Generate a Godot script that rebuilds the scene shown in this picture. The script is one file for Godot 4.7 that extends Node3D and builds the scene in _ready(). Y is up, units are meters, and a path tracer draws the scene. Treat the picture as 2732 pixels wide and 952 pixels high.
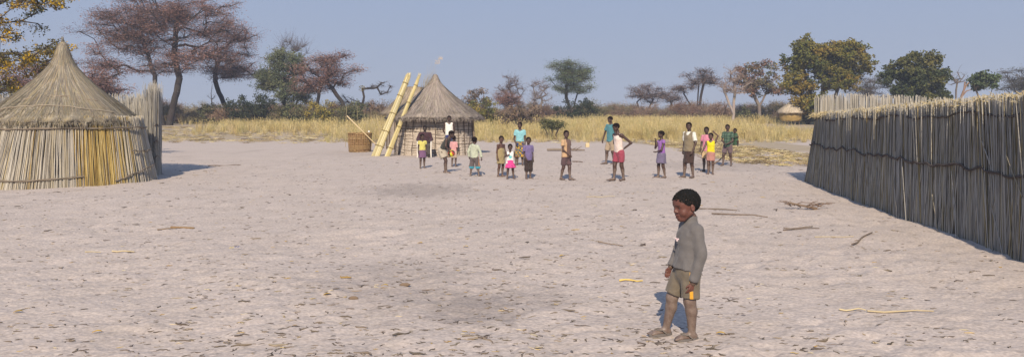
extends Node3D

var rng := RandomNumberGenerator.new()
var na := FastNoiseLite.new()
var nb := FastNoiseLite.new()
var nc := FastNoiseLite.new()
var M := {}
var used := {}

# ---------------------------------------------------------------- mesh builder
class MB:
	var v := PackedVector3Array()
	var n := PackedVector3Array()
	var c := PackedColorArray()
	var i := PackedInt32Array()

	func mesh() -> ArrayMesh:
		var a := []
		a.resize(Mesh.ARRAY_MAX)
		a[Mesh.ARRAY_VERTEX] = v
		a[Mesh.ARRAY_NORMAL] = n
		a[Mesh.ARRAY_COLOR] = c
		a[Mesh.ARRAY_INDEX] = i
		var m := ArrayMesh.new()
		m.add_surface_from_arrays(Mesh.PRIMITIVE_TRIANGLES, a)
		return m

	func tube(p: PackedVector3Array, r: PackedFloat32Array, sides: int, ca: Color, cb: Color, capped := false) -> void:
		var m := p.size()
		var u := Vector3.ZERO
		var base := v.size()
		for k in m:
			var t := (p[mini(k + 1, m - 1)] - p[maxi(k - 1, 0)]).normalized()
			if k == 0:
				u = t.cross(Vector3(0.31, 0.2, 0.93) if absf(t.z) < 0.8 else Vector3(1, 0.1, 0)).normalized()
			else:
				u = (u - t * u.dot(t)).normalized()
			var w := t.cross(u)
			var col := ca.lerp(cb, float(k) / maxf(1, m - 1))
			for j in sides:
				var th := TAU * j / sides
				var o := u * cos(th) + w * sin(th)
				v.append(p[k] + o * r[k])
				n.append(o)
				c.append(col)
		for k in m - 1:
			for j in sides:
				var a := base + k * sides + j
				var b := base + k * sides + (j + 1) % sides
				i.append_array([a, a + sides, b + sides, a, b + sides, b])
		if capped:
			for e in 2:
				var k := 0 if e == 0 else m - 1
				var t := (p[1] - p[0]).normalized() * -1.0 if e == 0 else (p[m - 1] - p[m - 2]).normalized()
				var s := v.size()
				for j in sides:
					v.append(v[base + k * sides + j])
					n.append(t)
					c.append(ca if e == 0 else cb)
				for j in range(1, sides - 1):
					if e == 0:
						i.append_array([s, s + j, s + j + 1])
					else:
						i.append_array([s, s + j + 1, s + j])

	func quad(a: Vector3, b: Vector3, d: Vector3, e: Vector3, col: Color) -> void:
		var s := v.size()
		var nn := (e - a).cross(b - a).normalized()
		v.append(a); v.append(b); v.append(d); v.append(e)
		for k in 4:
			n.append(nn)
			c.append(col)
		i.append_array([s, s + 1, s + 2, s, s + 2, s + 3])

	func tri(a: Vector3, b: Vector3, d: Vector3, col: Color, cb: Color) -> void:
		var s := v.size()
		var nn := (d - a).cross(b - a).normalized()
		v.append(a); v.append(b); v.append(d)
		for k in 3:
			n.append(nn)
		c.append(col); c.append(col); c.append(cb)
		i.append_array([s, s + 1, s + 2])

	func box(at: Transform3D, size: Vector3, col: Color) -> void:
		var h := size / 2.0
		for ax in 3:
			for s in [-1.0, 1.0]:
				var e1 := Vector3.ZERO
				var e2 := Vector3.ZERO
				var o := Vector3.ZERO
				o[ax] = h[ax] * s
				e1[(ax + 1) % 3] = h[(ax + 1) % 3]
				e2[(ax + 2) % 3] = h[(ax + 2) % 3] * s
				quad(at * (o - e1 - e2), at * (o - e1 + e2), at * (o + e1 + e2), at * (o + e1 - e2), col)

	# rings of points (closed loops), joined bottom to top
	func loft(rings: Array, col: Color, close := true) -> void:
		var base := v.size()
		var m: int = rings[0].size()
		for r in rings:
			for p in r:
				v.append(p)
				n.append(Vector3.UP)
				c.append(col)
		var first := i.size()
		for k in rings.size() - 1:
			for j in m if close else m - 1:
				var a := base + k * m + j
				var b := base + k * m + (j + 1) % m
				i.append_array([a, a + m, b + m, a, b + m, b])
		smooth(base, first)

	func smooth(vfrom: int, ifrom: int) -> void:
		for k in range(vfrom, v.size()):
			n[k] = Vector3.ZERO
		for k in range(ifrom, i.size(), 3):
			var nn := (v[i[k + 2]] - v[i[k]]).cross(v[i[k + 1]] - v[i[k]])
			n[i[k]] += nn
			n[i[k + 1]] += nn
			n[i[k + 2]] += nn
		for k in range(vfrom, v.size()):
			n[k] = n[k].normalized()

	func ball(at: Vector3, r: Vector3, col: Color, seg := 8) -> void:
		var base := v.size()
		for a in seg + 1:
			var ph := PI * a / seg
			for b in seg * 2:
				var th := TAU * b / (seg * 2)
				var o := Vector3(sin(ph) * cos(th), -cos(ph), -sin(ph) * sin(th))
				v.append(at + o * r)
				n.append((o / r).normalized())
				c.append(col)
		for a in seg:
			for b in seg * 2:
				var p := base + a * seg * 2 + b
				var q := base + a * seg * 2 + (b + 1) % (seg * 2)
				i.append_array([p, p + seg * 2, q + seg * 2, p, q + seg * 2, q])

# ---------------------------------------------------------------- naming and placing
func numbered(s: String) -> String:
	var k: int = used.get(s, -1) + 1
	used[s] = k
	return s if k == 0 else "%s_%03d" % [s, k]

func tag(o: Node, label: String, category: String, group := "", kind := "") -> Node:
	if label: o.set_meta("label", label)
	if category: o.set_meta("category", category)
	if group: o.set_meta("group", group)
	if kind: o.set_meta("kind", kind)
	return o

func thing(called: String, at: Vector3, label: String, category: String, group := "", turn := 0.0) -> Node3D:
	var o := Node3D.new()
	o.name = numbered(called)
	add_child(o)
	o.position = at
	o.rotation.y = turn
	tag(o, label, category, group)
	return o

func part(called: String, mesh: Mesh, mat: Material, parent: Node, at := Transform3D()) -> MeshInstance3D:
	var o := MeshInstance3D.new()
	o.name = called if parent != self else numbered(called)
	o.mesh = mesh
	o.material_override = mat
	o.transform = at
	parent.add_child(o, true)
	return o

func copies(called: String, mesh: Mesh, mat: Material, parent: Node, where: Array, cols: Array) -> MultiMeshInstance3D:
	var mm := MultiMesh.new()
	mm.transform_format = MultiMesh.TRANSFORM_3D
	mm.use_colors = true
	mm.mesh = mesh
	mm.instance_count = where.size()
	for k in where.size():
		mm.set_instance_transform(k, where[k])
		mm.set_instance_color(k, cols[k])
	var o := MultiMeshInstance3D.new()
	o.name = called if parent != self else numbered(called)
	o.multimesh = mm
	o.material_override = mat
	parent.add_child(o, true)
	o.set_meta("kind", "stuff")
	return o

func lin(r: float, g: float, b: float) -> Color:
	return Color(r, g, b).linear_to_srgb()

func mat(rough := 0.9, col := Color.WHITE, back := Color.BLACK, spec := 0.3) -> StandardMaterial3D:
	var m := StandardMaterial3D.new()
	m.vertex_color_use_as_albedo = true
	m.albedo_color = col
	m.roughness = rough
	m.metallic_specular = spec
	if back != Color.BLACK:
		m.backlight_enabled = true
		m.backlight = back
	return m

func noise_tex(freq: float, lo: float, hi: float, size := 512, octaves := 4) -> NoiseTexture2D:
	var f := FastNoiseLite.new()
	f.noise_type = FastNoiseLite.TYPE_SIMPLEX_SMOOTH
	f.frequency = freq
	f.fractal_octaves = octaves
	f.seed = 5
	var t := NoiseTexture2D.new()
	t.width = size
	t.height = size
	t.seamless = true
	t.noise = f
	var g := Gradient.new()
	g.set_color(0, Color(lo, lo, lo))
	g.set_color(1, Color(hi, hi, hi))
	t.color_ramp = g
	return t

func pick(a: Array) -> Variant:
	return a[rng.randi() % a.size()]

func vary(c: Color, k: float) -> Color:
	var f := 1.0 + rng.randf_range(-k, k)
	return Color(c.r * f, c.g * f * (1.0 + rng.randf_range(-k, k) * 0.15), c.b * f * (1.0 + rng.randf_range(-k, k) * 0.3))

func aim(from: Vector3, to: Vector3, rad: float, spin := 0.0) -> Transform3D:
	# a unit stick along +y laid from one point to another
	var y := to - from
	var t := y.normalized()
	var x := t.cross(Vector3(0.3, 0.1, 0.95) if absf(t.z) < 0.85 else Vector3.RIGHT).normalized()
	x = x.rotated(t, spin)
	var z := x.cross(t)
	return Transform3D(Basis(x * rad, y, z * rad), from)

# ---------------------------------------------------------------- the lie of the land
func rise(x: float, d: float) -> float:
	var t := clampf((d - 48.0) / 38.0, 0, 1)
	return 0.9 * t * t * (3 - 2 * t)

func ground_y(x: float, d: float) -> float:
	var y := rise(x, d)
	if d > 3.0 and d < 70.0 and absf(x) < 45.0:
		var k := clampf((48.0 - d) / 20.0, 0.25, 1.0)
		var walked := 0.55 + 0.45 * na.get_noise_2d(x * 0.25 + 40, d * 0.25)
		walked *= 0.25 + 0.75 * smoothstep(0.2, 0.6, Vector2(x - 1.25, d - 6.2).length()) # pressed flat where the boy stands
		y += 0.035 * na.get_noise_2d(x * 0.35, d * 0.35) * k
		var foot := nb.get_noise_2d(x * 3.1, d * 3.1)
		y += walked * k * (0.020 * minf(foot, 0.12) + 0.011 * nb.get_noise_2d(x * 7.0 + 9, d * 7.0)) * 2.0
		var f2 := nb.get_noise_2d(x * 1.7 + 30, d * 1.7)
		y += walked * k * 0.034 * f2
	return y

func gp(x: float, d: float, up := 0.0) -> Vector3:
	return Vector3(x, ground_y(x, d) + up, -d)

func flatp(x: float, d: float, up := 0.0) -> Vector3:
	return Vector3(x, rise(x, d) + up, -d)

func build_ground() -> void:
	var xs := PackedFloat32Array()
	var g := 0.06
	var x := 0.0
	while x < 420.0:
		xs.append(x)
		if x > 8.5: g *= 1.09
		x += g
	var all := PackedFloat32Array()
	for k in range(xs.size() - 1, 0, -1): all.append(-xs[k])
	all.append_array(xs)
	var ds := PackedFloat32Array([-60, -25, -10, -4, 0, 2, 3, 3.8, 4.3])
	var d := 4.6
	while d < 420.0:
		ds.append(d)
		d += 0.04 * pow(d / 5.5, 1.4) if d < 60 else 1.2 * pow(d / 60.0, 1.6)
	var b := MB.new()
	var w := all.size()
	var spots := [[-0.32, 7.15, 0.5, 0.9], [-0.75, 7.5, 0.7, 0.5], [-2.2, 18.5, 1.3, 0.7], [0.2, 7.6, 0.4, 0.5], [-1.3, 8.3, 0.9, 0.45], [7.0, 27.5, 2.2, 0.45], [-7.5, 36.5, 2.0, 0.2]]
	for dd in ds:
		for xx in all:
			b.v.append(Vector3(xx, ground_y(xx, dd), -dd))
			b.n.append(Vector3.UP)
			var t := 0.5 + 0.5 * na.get_noise_2d(xx * 0.9, dd * 0.9)
			var s := 0.5 + 0.5 * nb.get_noise_2d(xx * 2.3 + 77, dd * 2.3)
			var col := Color(0.575, 0.495, 0.445).lerp(Color(0.50, 0.425, 0.372), clampf(t * 0.7 + s * 0.5 - 0.25, 0, 1))
			if dd < 40.0:
				var ash := 0.0
				for sp in spots:
					var q := Vector2((xx - sp[0]) / sp[2], (dd - sp[1]) / (sp[2] * 1.3)).length()
					q += 0.55 * nb.get_noise_2d(xx * 4.0 + 5, dd * 4.0) + 0.3 * nc.get_noise_2d(xx * 19.0, dd * 19.0)
					ash = maxf(ash, sp[3] * clampf((1.15 - q) * 2.0, 0, 1))
				col = col.lerp(Color(0.25, 0.215, 0.20), ash * 0.62)
				var fleck := nc.get_noise_2d(xx * 14.0, dd * 14.0)
				if fleck > 0.42: col = col.lerp(Color(0.27, 0.23, 0.20), clampf((fleck - 0.42) * 2.0, 0, 0.4))
			# straw and dry soil where the clearing ends
			var edge := 52.5 + 3.0 * na.get_noise_2d(xx * 0.6, 3.0) + 2.2 * nb.get_noise_2d(xx * 2.0, dd * 0.5)
			if xx > 7.0 and xx < 17.0: edge -= 15.0 * smoothstep(7.0, 10.0, xx)
			var g1 := smoothstep(edge - 2.0, edge + 3.0, dd)
			var patch := 0.5 + 0.5 * nc.get_noise_2d(xx * 1.3, dd * 0.7)
			col = col.lerp(Color(0.42, 0.33, 0.19).lerp(Color(0.40, 0.34, 0.27), patch), g1 * clampf(0.35 + patch, 0, 1))
			b.c.append(col)
	for r in ds.size() - 1:
		for k in w - 1:
			var a := r * w + k
			b.i.append_array([a, a + w, a + w + 1, a, a + w + 1, a + 1])
	b.smooth(0, 0)
	var m := mat(1.0, Color.WHITE, Color.BLACK, 0.1)
	m.albedo_texture = noise_tex(0.045, 0.80, 1.0)
	m.uv1_triplanar = true
	m.uv1_world_triplanar = true
	m.uv1_scale = Vector3(0.9, 0.9, 0.9)
	m.heightmap_enabled = true
	m.heightmap_texture = noise_tex(0.02, 0.0, 1.0, 512, 5)
	m.heightmap_scale = 0.9
	tag(part("ground", b.mesh(), m, self), "pale trampled sand of the village clearing", "ground", "", "structure")

# ---------------------------------------------------------------- reeds
# weathered reed, the same on every fence
const REEDS := [Color(0.42, 0.395, 0.36), Color(0.36, 0.34, 0.315), Color(0.49, 0.46, 0.415), Color(0.30, 0.28, 0.255), Color(0.45, 0.405, 0.33), Color(0.395, 0.375, 0.35)]
var reed_meshes: Array = []
var reed_mats := {}

func make_reeds() -> void:
	for k in 4:
		var b := MB.new()
		var p := PackedVector3Array()
		var r := PackedFloat32Array()
		var bx := rng.randf_range(-1.3, 1.3)
		var bz := rng.randf_range(-0.7, 0.7)
		for q in 4:
			var t := q / 3.0
			p.append(Vector3(bx * sin(t * PI), t, bz * sin(t * PI)))
			r.append([1.0, 0.97, 0.9, 0.72][q])
		for q in 4: # rings square to the length; weathering differs from joint to joint of the cane
			var tone := rng.randf_range(0.78, 1.0)
			for j in 5:
				var th := TAU * j / 5
				b.v.append(p[q] + Vector3(cos(th), 0, -sin(th)) * r[q])
				b.n.append(Vector3(cos(th), 0, -sin(th)))
				b.c.append(Color(tone, tone, tone * 0.97))
		for q in 3:
			for j in 5:
				var e := q * 5 + j
				var g := q * 5 + (j + 1) % 5
				b.i.append_array([e, e + 5, g + 5, e, g + 5, g])
		# the cut end
		var top := b.v.size()
		for j in 5:
			b.v.append(b.v[15 + j]); b.n.append(Vector3.UP); b.c.append(Color(1, 0.97, 0.88))
		b.i.append_array([top, top + 2, top + 1, top, top + 3, top + 2, top, top + 4, top + 3])
		reed_meshes.append(b.mesh())

func reed_mat(c: Color) -> StandardMaterial3D:
	var key := c.to_html()
	if not reed_mats.has(key):
		reed_mats[key] = mat(0.75, c.linear_to_srgb())
	return reed_mats[key]

# list: [from, to, radius, colour, rank]; the 300 of best rank become parts, the rest one mass
func put_reeds(parent: Node3D, list: Array, most := 300, called := "reed") -> void:
	list.sort_custom(func(a, b): return a[4] > b[4])
	var where := []
	var cols := []
	for k in list.size():
		var e: Array = list[k]
		var t := aim(e[0], e[1], e[2], rng.randf() * TAU)
		if k < most:
			part(called, reed_meshes[k % 4], reed_mat(e[3]), parent, t)
		else:
			where.append(t)
			cols.append(e[3])
	if where.size():
		copies("reed_mass", reed_meshes[1], M.reed, parent, where, cols)

func along(line: Array, s: float) -> Array: # [x, d, dir x, dir d] at a length along the line
	for k in line.size() - 1:
		var a: Vector2 = line[k]
		var b: Vector2 = line[k + 1]
		var l := a.distance_to(b)
		if s <= l or k == line.size() - 2:
			var p := a.lerp(b, s / l)
			var t := (b - a) / l
			return [p.x, p.y, t.x, t.y]
		s -= l
	return []

func length(line: Array) -> float:
	var l := 0.0
	for k in line.size() - 1: l += line[k].distance_to(line[k + 1])
	return l

func smooth_line(pts: Array, n: int) -> Array:
	var cv := Curve2D.new()
	for k in pts.size():
		var t: Vector2 = (pts[mini(k + 1, pts.size() - 1)] - pts[maxi(k - 1, 0)]) / 6.0
		cv.add_point(pts[k], -t, t)
	var l := cv.get_baked_length()
	var out := []
	for k in n + 1: out.append(cv.sample_baked(l * k / n))
	return out

# twisted withies lashed along a wall
func lashing(parent: Node3D, pts: PackedVector3Array, rad: float, col: Color, twist := 0.02) -> void:
	for strand in 2:
		var b := MB.new()
		var p := PackedVector3Array()
		var r := PackedFloat32Array()
		var ph := rng.randf() * TAU
		for k in pts.size():
			var a := ph + k * 0.8 + strand * PI
			p.append(pts[k] + Vector3(cos(a) * 0.4, sin(a), cos(a) * 0.4) * twist)
			r.append(rad * rng.randf_range(0.7, 1.15))
		b.tube(p, r, 6, vary(col, 0.15), vary(col, 0.15), true)
		part("binding", b.mesh(), M.wood, parent)

# ---------------------------------------------------------------- thatched roofs
func thatch(parent: Node3D, at: Vector3, prof: Array, strands: int, pal: Array, lump: float, eave: float, wid: float) -> MeshInstance3D:
	# prof: [radius, height] from the eave up
	var b := MB.new()
	var sg := 72
	var rings := []
	for e in prof:
		var ring := []
		for j in sg:
			var th := TAU * j / sg
			var k := 1.0 + lump * (na.get_noise_2d(cos(th) * 4.0 + at.x, sin(th) * 4.0 + e[1] * 2.0) + 0.5 * nb.get_noise_2d(th * 5.0, e[1] * 3.0))
			ring.append(at + Vector3(cos(th) * e[0] * k, e[1] + lump * 0.4 * na.get_noise_2d(cos(th) * 5.0 + 3, sin(th) * 5.0), -sin(th) * e[0] * k))
		rings.append(ring)
	# the underside, set inwards
	var under := []
	for j in sg: under.append(rings[0][j].lerp(at + Vector3(0, prof[0][1] + 0.35, 0), 0.12) + Vector3(0, 0.02, 0))
	var inner := []
	for j in sg: inner.append(at + Vector3(0, prof[0][1] + 1.1, 0))
	b.loft([inner, under] + rings, pal[0])
	for k in b.c.size():
		b.c[k] = vary(pal[k % pal.size()], 0.12)
	var roof := part("thatch", b.mesh(), M.straw, parent)
	# straw laid down the slope
	var s := MB.new()
	for k in strands:
		var th := rng.randf() * TAU
		var q := pow(rng.randf(), 0.75) # towards the eave
		var sl := rng.randf_range(0.35, 0.9)
		var p := []
		for e in 3:
			var f := clampf((1.0 - q) + sl * 0.5 - e * sl * 0.25, -0.03, 0.985)
			p.append(on_profile(prof, f, th + rng.randf_range(-0.04, 0.04) * (1.0 + 2.0 * f), at, lump, rng.randf_range(0.004, 0.03)))
		var col := vary(pick(pal), 0.3)
		var side := Vector3(-sin(th), rng.randf_range(-0.3, 0.3), -cos(th)) * wid * rng.randf_range(0.5, 1.3)
		s.quad(p[0] - side, p[0] + side, p[1] + side, p[1] - side, col)
		s.tri(p[1] - side, p[1] + side, p[2], col, col)
	# ragged fringe below the eave
	for k in int(strands * 0.75):
		var th := rng.randf() * TAU
		var p0 := on_profile(prof, rng.randf_range(0.0, 0.16), th, at, lump, rng.randf_range(-0.05, 0.025))
		var clump := 0.55 + 0.6 * nb.get_noise_1d(th * 40.0)
		var o := Vector3(cos(th), 0, -sin(th))
		var p1 := p0 + o * rng.randf_range(-0.02, 0.16) * eave * 4.0 + Vector3(rng.randf_range(-0.05, 0.05), -rng.randf_range(0.3, 1.5) * eave * clampf(clump, 0.3, 1.3), rng.randf_range(-0.05, 0.05)) * 1.2
		var side := Vector3(-sin(th), 0, -cos(th)) * wid * rng.randf_range(0.6, 1.5)
		s.tri(p0 - side, p0 + side, p1, vary(pick(pal), 0.35), vary(pick(pal), 0.3))
	part("straw", s.mesh(), M.straw, roof).set_meta("kind", "stuff")
	return roof

func on_profile(prof: Array, f: float, th: float, at: Vector3, lump: float, out: float) -> Vector3:
	var x := clampf(f, 0, 0.999) * (prof.size() - 1)
	var a: Array = prof[int(x)]
	var b: Array = prof[int(x) + 1]
	var t := x - int(x)
	var r := lerpf(a[0], b[0], t)
	var h := lerpf(a[1], b[1], t)
	if f < 0:
		r += -f * 2.0
		h += f * 1.2
	var k := 1.0 + lump * (na.get_noise_2d(cos(th) * 4.0 + at.x, sin(th) * 4.0 + h * 2.0) + 0.5 * nb.get_noise_2d(th * 5.0, h * 3.0))
	return at + Vector3(cos(th) * (r * k + out * 0.7), h + out * 0.7 + lump * 0.4 * na.get_noise_2d(cos(th) * 5.0 + 3, sin(th) * 5.0), -sin(th) * (r * k + out * 0.7))

func hoop(at: Vector3, prof: Array, f: float, a0: float, a1: float, tilt: float, lump: float) -> PackedVector3Array:
	var p := PackedVector3Array()
	for k in 21:
		var th := lerpf(a0, a1, k / 20.0)
		p.append(on_profile(prof, f + tilt * sin(k / 20.0 * PI) + 0.008 * nb.get_noise_1d(k * 9.0), th, at, lump, 0.035))
	return p

# ---------------------------------------------------------------- huts, fences, bundles
func build_left_hut() -> void:
	var c := Vector2(-11.77, 21.0)
	var o := thing("reed_hut", Vector3(c.x, 0, -c.y), "round reed hut with tall pointed grey thatch roof at the left edge", "hut")
	var pal := [Color(0.225, 0.20, 0.16), Color(0.27, 0.235, 0.18), Color(0.33, 0.29, 0.22), Color(0.185, 0.165, 0.135), Color(0.31, 0.25, 0.15)]
	var wall := [Color(0.48, 0.435, 0.38), Color(0.40, 0.36, 0.31), Color(0.56, 0.515, 0.45), Color(0.31, 0.27, 0.22), Color(0.50, 0.43, 0.31), Color(0.45, 0.415, 0.37)]
	var fresh := [Color(0.50, 0.37, 0.13), Color(0.42, 0.29, 0.09), Color(0.55, 0.43, 0.2), Color(0.30, 0.2, 0.07)]
	# an inner lining of mud and packed stalks
	var b := MB.new()
	var r0 := []
	var r1 := []
	for j in 48:
		var th := TAU * j / 48
		r0.append(Vector3(cos(th) * 2.16, -0.1, -sin(th) * 2.16))
		r1.append(Vector3(cos(th) * 1.62, 1.68, -sin(th) * 1.62))
	b.loft([r0, r1], Color(0.22, 0.18, 0.135))
	part("lining", b.mesh(), M.wood, o)
	var list := []
	for layer in 2:
		for k in 1400:
			var th := TAU * (k + rng.randf_range(-0.7, 0.7)) / 1400.0 + 0.51
			var front := -sin(th - 0.51)
			var lean := 0.05 * nb.get_noise_1d(th * 30.0) + rng.randf_range(-0.02, 0.02)
			if th > 5.3 and th < 6.6: lean += 0.08 * sin((th - 5.3) / 1.3 * PI)
			var bulge := 0.16 * maxf(0.0, cos(th - 0.6))
			var rb := 2.26 + rng.randf_range(-0.03, 0.03) - layer * 0.05
			var rt := 1.74 + bulge + rng.randf_range(-0.02, 0.02) - layer * 0.05
			var top := rng.randf_range(1.60, 1.72)
			var t2 := th + lean
			var pa := Vector3(cos(th) * rb, -0.03, -sin(th) * rb)
			var pb := Vector3(cos(t2) * rt, top, -sin(t2) * rt)
			var yel := th > 5.3 and th < 6.0
			var ch := smoothstep(5.33, 5.45, th) * (1.0 - smoothstep(5.72, 6.1, th))
			var col: Color = pick(fresh) if rng.randf() < ch * 0.85 else pick(wall)
			if not yel and rng.randf() < 0.06: col = pick(fresh)
			list.append([pa, pb, rng.randf_range(0.005, 0.009), col, front - layer * 3.0 + rng.randf() * 0.5 + (0.9 if cos(th - 0.51) > -0.75 else -1.0)])
	put_reeds(o, list, 300)
	for e in [[1.40, 3.9, 7.1, 0.0], [0.24, 4.0, 5.42, 0.06], [0.10, 5.75, 6.65, -0.06], [0.82, 6.05, 6.6, 0.03]]:
		var pts := PackedVector3Array()
		for k in 26:
			var th := lerpf(e[1], e[2], k / 25.0)
			var h: float = e[0] - e[3] * sin(k / 25.0 * PI) + 0.02 * nb.get_noise_1d(th * 60.0) + (0.32 * k / 25.0 if e[3] < 0.0 else 0.0)
			var r := lerpf(2.26, 1.76 + 0.16 * maxf(0.0, cos(th - 0.6)), h / 1.65) + 0.035
			pts.append(Vector3(cos(th) * r, h, -sin(th) * r))
		lashing(o, pts, 0.014, Color(0.19, 0.155, 0.12), 0.014)
	var prof := [[1.90, 1.55], [1.74, 1.70], [1.50, 1.90], [1.24, 2.08], [1.02, 2.27], [0.80, 2.46], [0.60, 2.64], [0.44, 2.82], [0.30, 3.0], [0.19, 3.15], [0.14, 3.26], [0.15, 3.4], [0.10, 3.54], [0.03, 3.62]]
	var roof := thatch(o, Vector3.ZERO, prof, 24000, pal, 0.055, 0.17, 0.0055)
	lashing(roof, hoop(Vector3.ZERO, prof, 0.10, 4.0, 5.95, 0.07, 0.035), 0.013, Color(0.30, 0.25, 0.19), 0.004)
	lashing(roof, hoop(Vector3.ZERO, prof, 0.22, 4.4, 5.85, 0.05, 0.035), 0.011, Color(0.25, 0.2, 0.15), 0.008)
	lashing(roof, hoop(Vector3.ZERO, prof, 0.70, 3.6, 6.9, 0.0, 0.035), 0.012, Color(0.16, 0.12, 0.08), 0.012)
	var tip := MB.new()
	for k in 26:
		var a := rng.randf() * TAU
		var q := rng.randf_range(0.01, 0.09)
		tip.tube(PackedVector3Array([Vector3(cos(a) * q, 3.35, sin(a) * q), Vector3(cos(a) * q * 0.5, rng.randf_range(3.58, 3.78), sin(a) * q * 0.5)]), PackedFloat32Array([0.01, 0.004]), 4, vary(pal[1], 0.2), vary(pal[2], 0.2))
	part("roof_tip", tip.mesh(), M.straw, roof)

func build_left_screen() -> void:
	var line := smooth_line([Vector2(-10.28, 22.9), Vector2(-10.42, 23.6), Vector2(-11.0, 24.6), Vector2(-12.3, 25.7), Vector2(-14.2, 26.2), Vector2(-16.4, 25.9), Vector2(-18.4, 24.6)], 30)
	var o := thing("reed_fence", Vector3(-10.2, 0, -22.9), "tall ragged pale reed screen curving behind the pointed hut", "fence", "reed fences")
	var l := length(line)
	var pal := REEDS
	var list := []
	for k in 1900:
		var s := l * pow(rng.randf(), 1.15)
		var a := along(line, s)
		var off := rng.randf_range(-0.09, 0.09)
		var x: float = a[0] + a[3] * off
		var d: float = a[1] - a[2] * off
		var h := 2.62 - 0.12 * s + 0.14 * nb.get_noise_1d(s * 25.0) + rng.randf_range(-0.6, 0.18) * rng.randf()
		if s > 3.0: h = 2.3 + rng.randf_range(-0.25, 0.15)
		var lean := rng.randf_range(-0.15, 0.15)
		var base := Vector3(x + 0.03, -0.03, -d)
		var top := Vector3(x - 0.06 + lean, h, -d + rng.randf_range(-0.06, 0.06))
		list.append([base - o.position, top - o.position, rng.randf_range(0.0055, 0.0105), pick(pal), -s + off * (-4.0)])
	put_reeds(o, list, 300)
	for h in [1.42, 0.95, 0.5]:
		var pts := PackedVector3Array()
		for k in 20:
			var a := along(line, k * 0.12)
			pts.append(Vector3(a[0] + 0.12 * absf(a[3]), h + 0.05 * sin(k * 0.7) - 0.0 * k, -a[1] + 0.1) - o.position)
		lashing(o, pts, 0.014, Color(0.13, 0.1, 0.08), 0.014)

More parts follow.
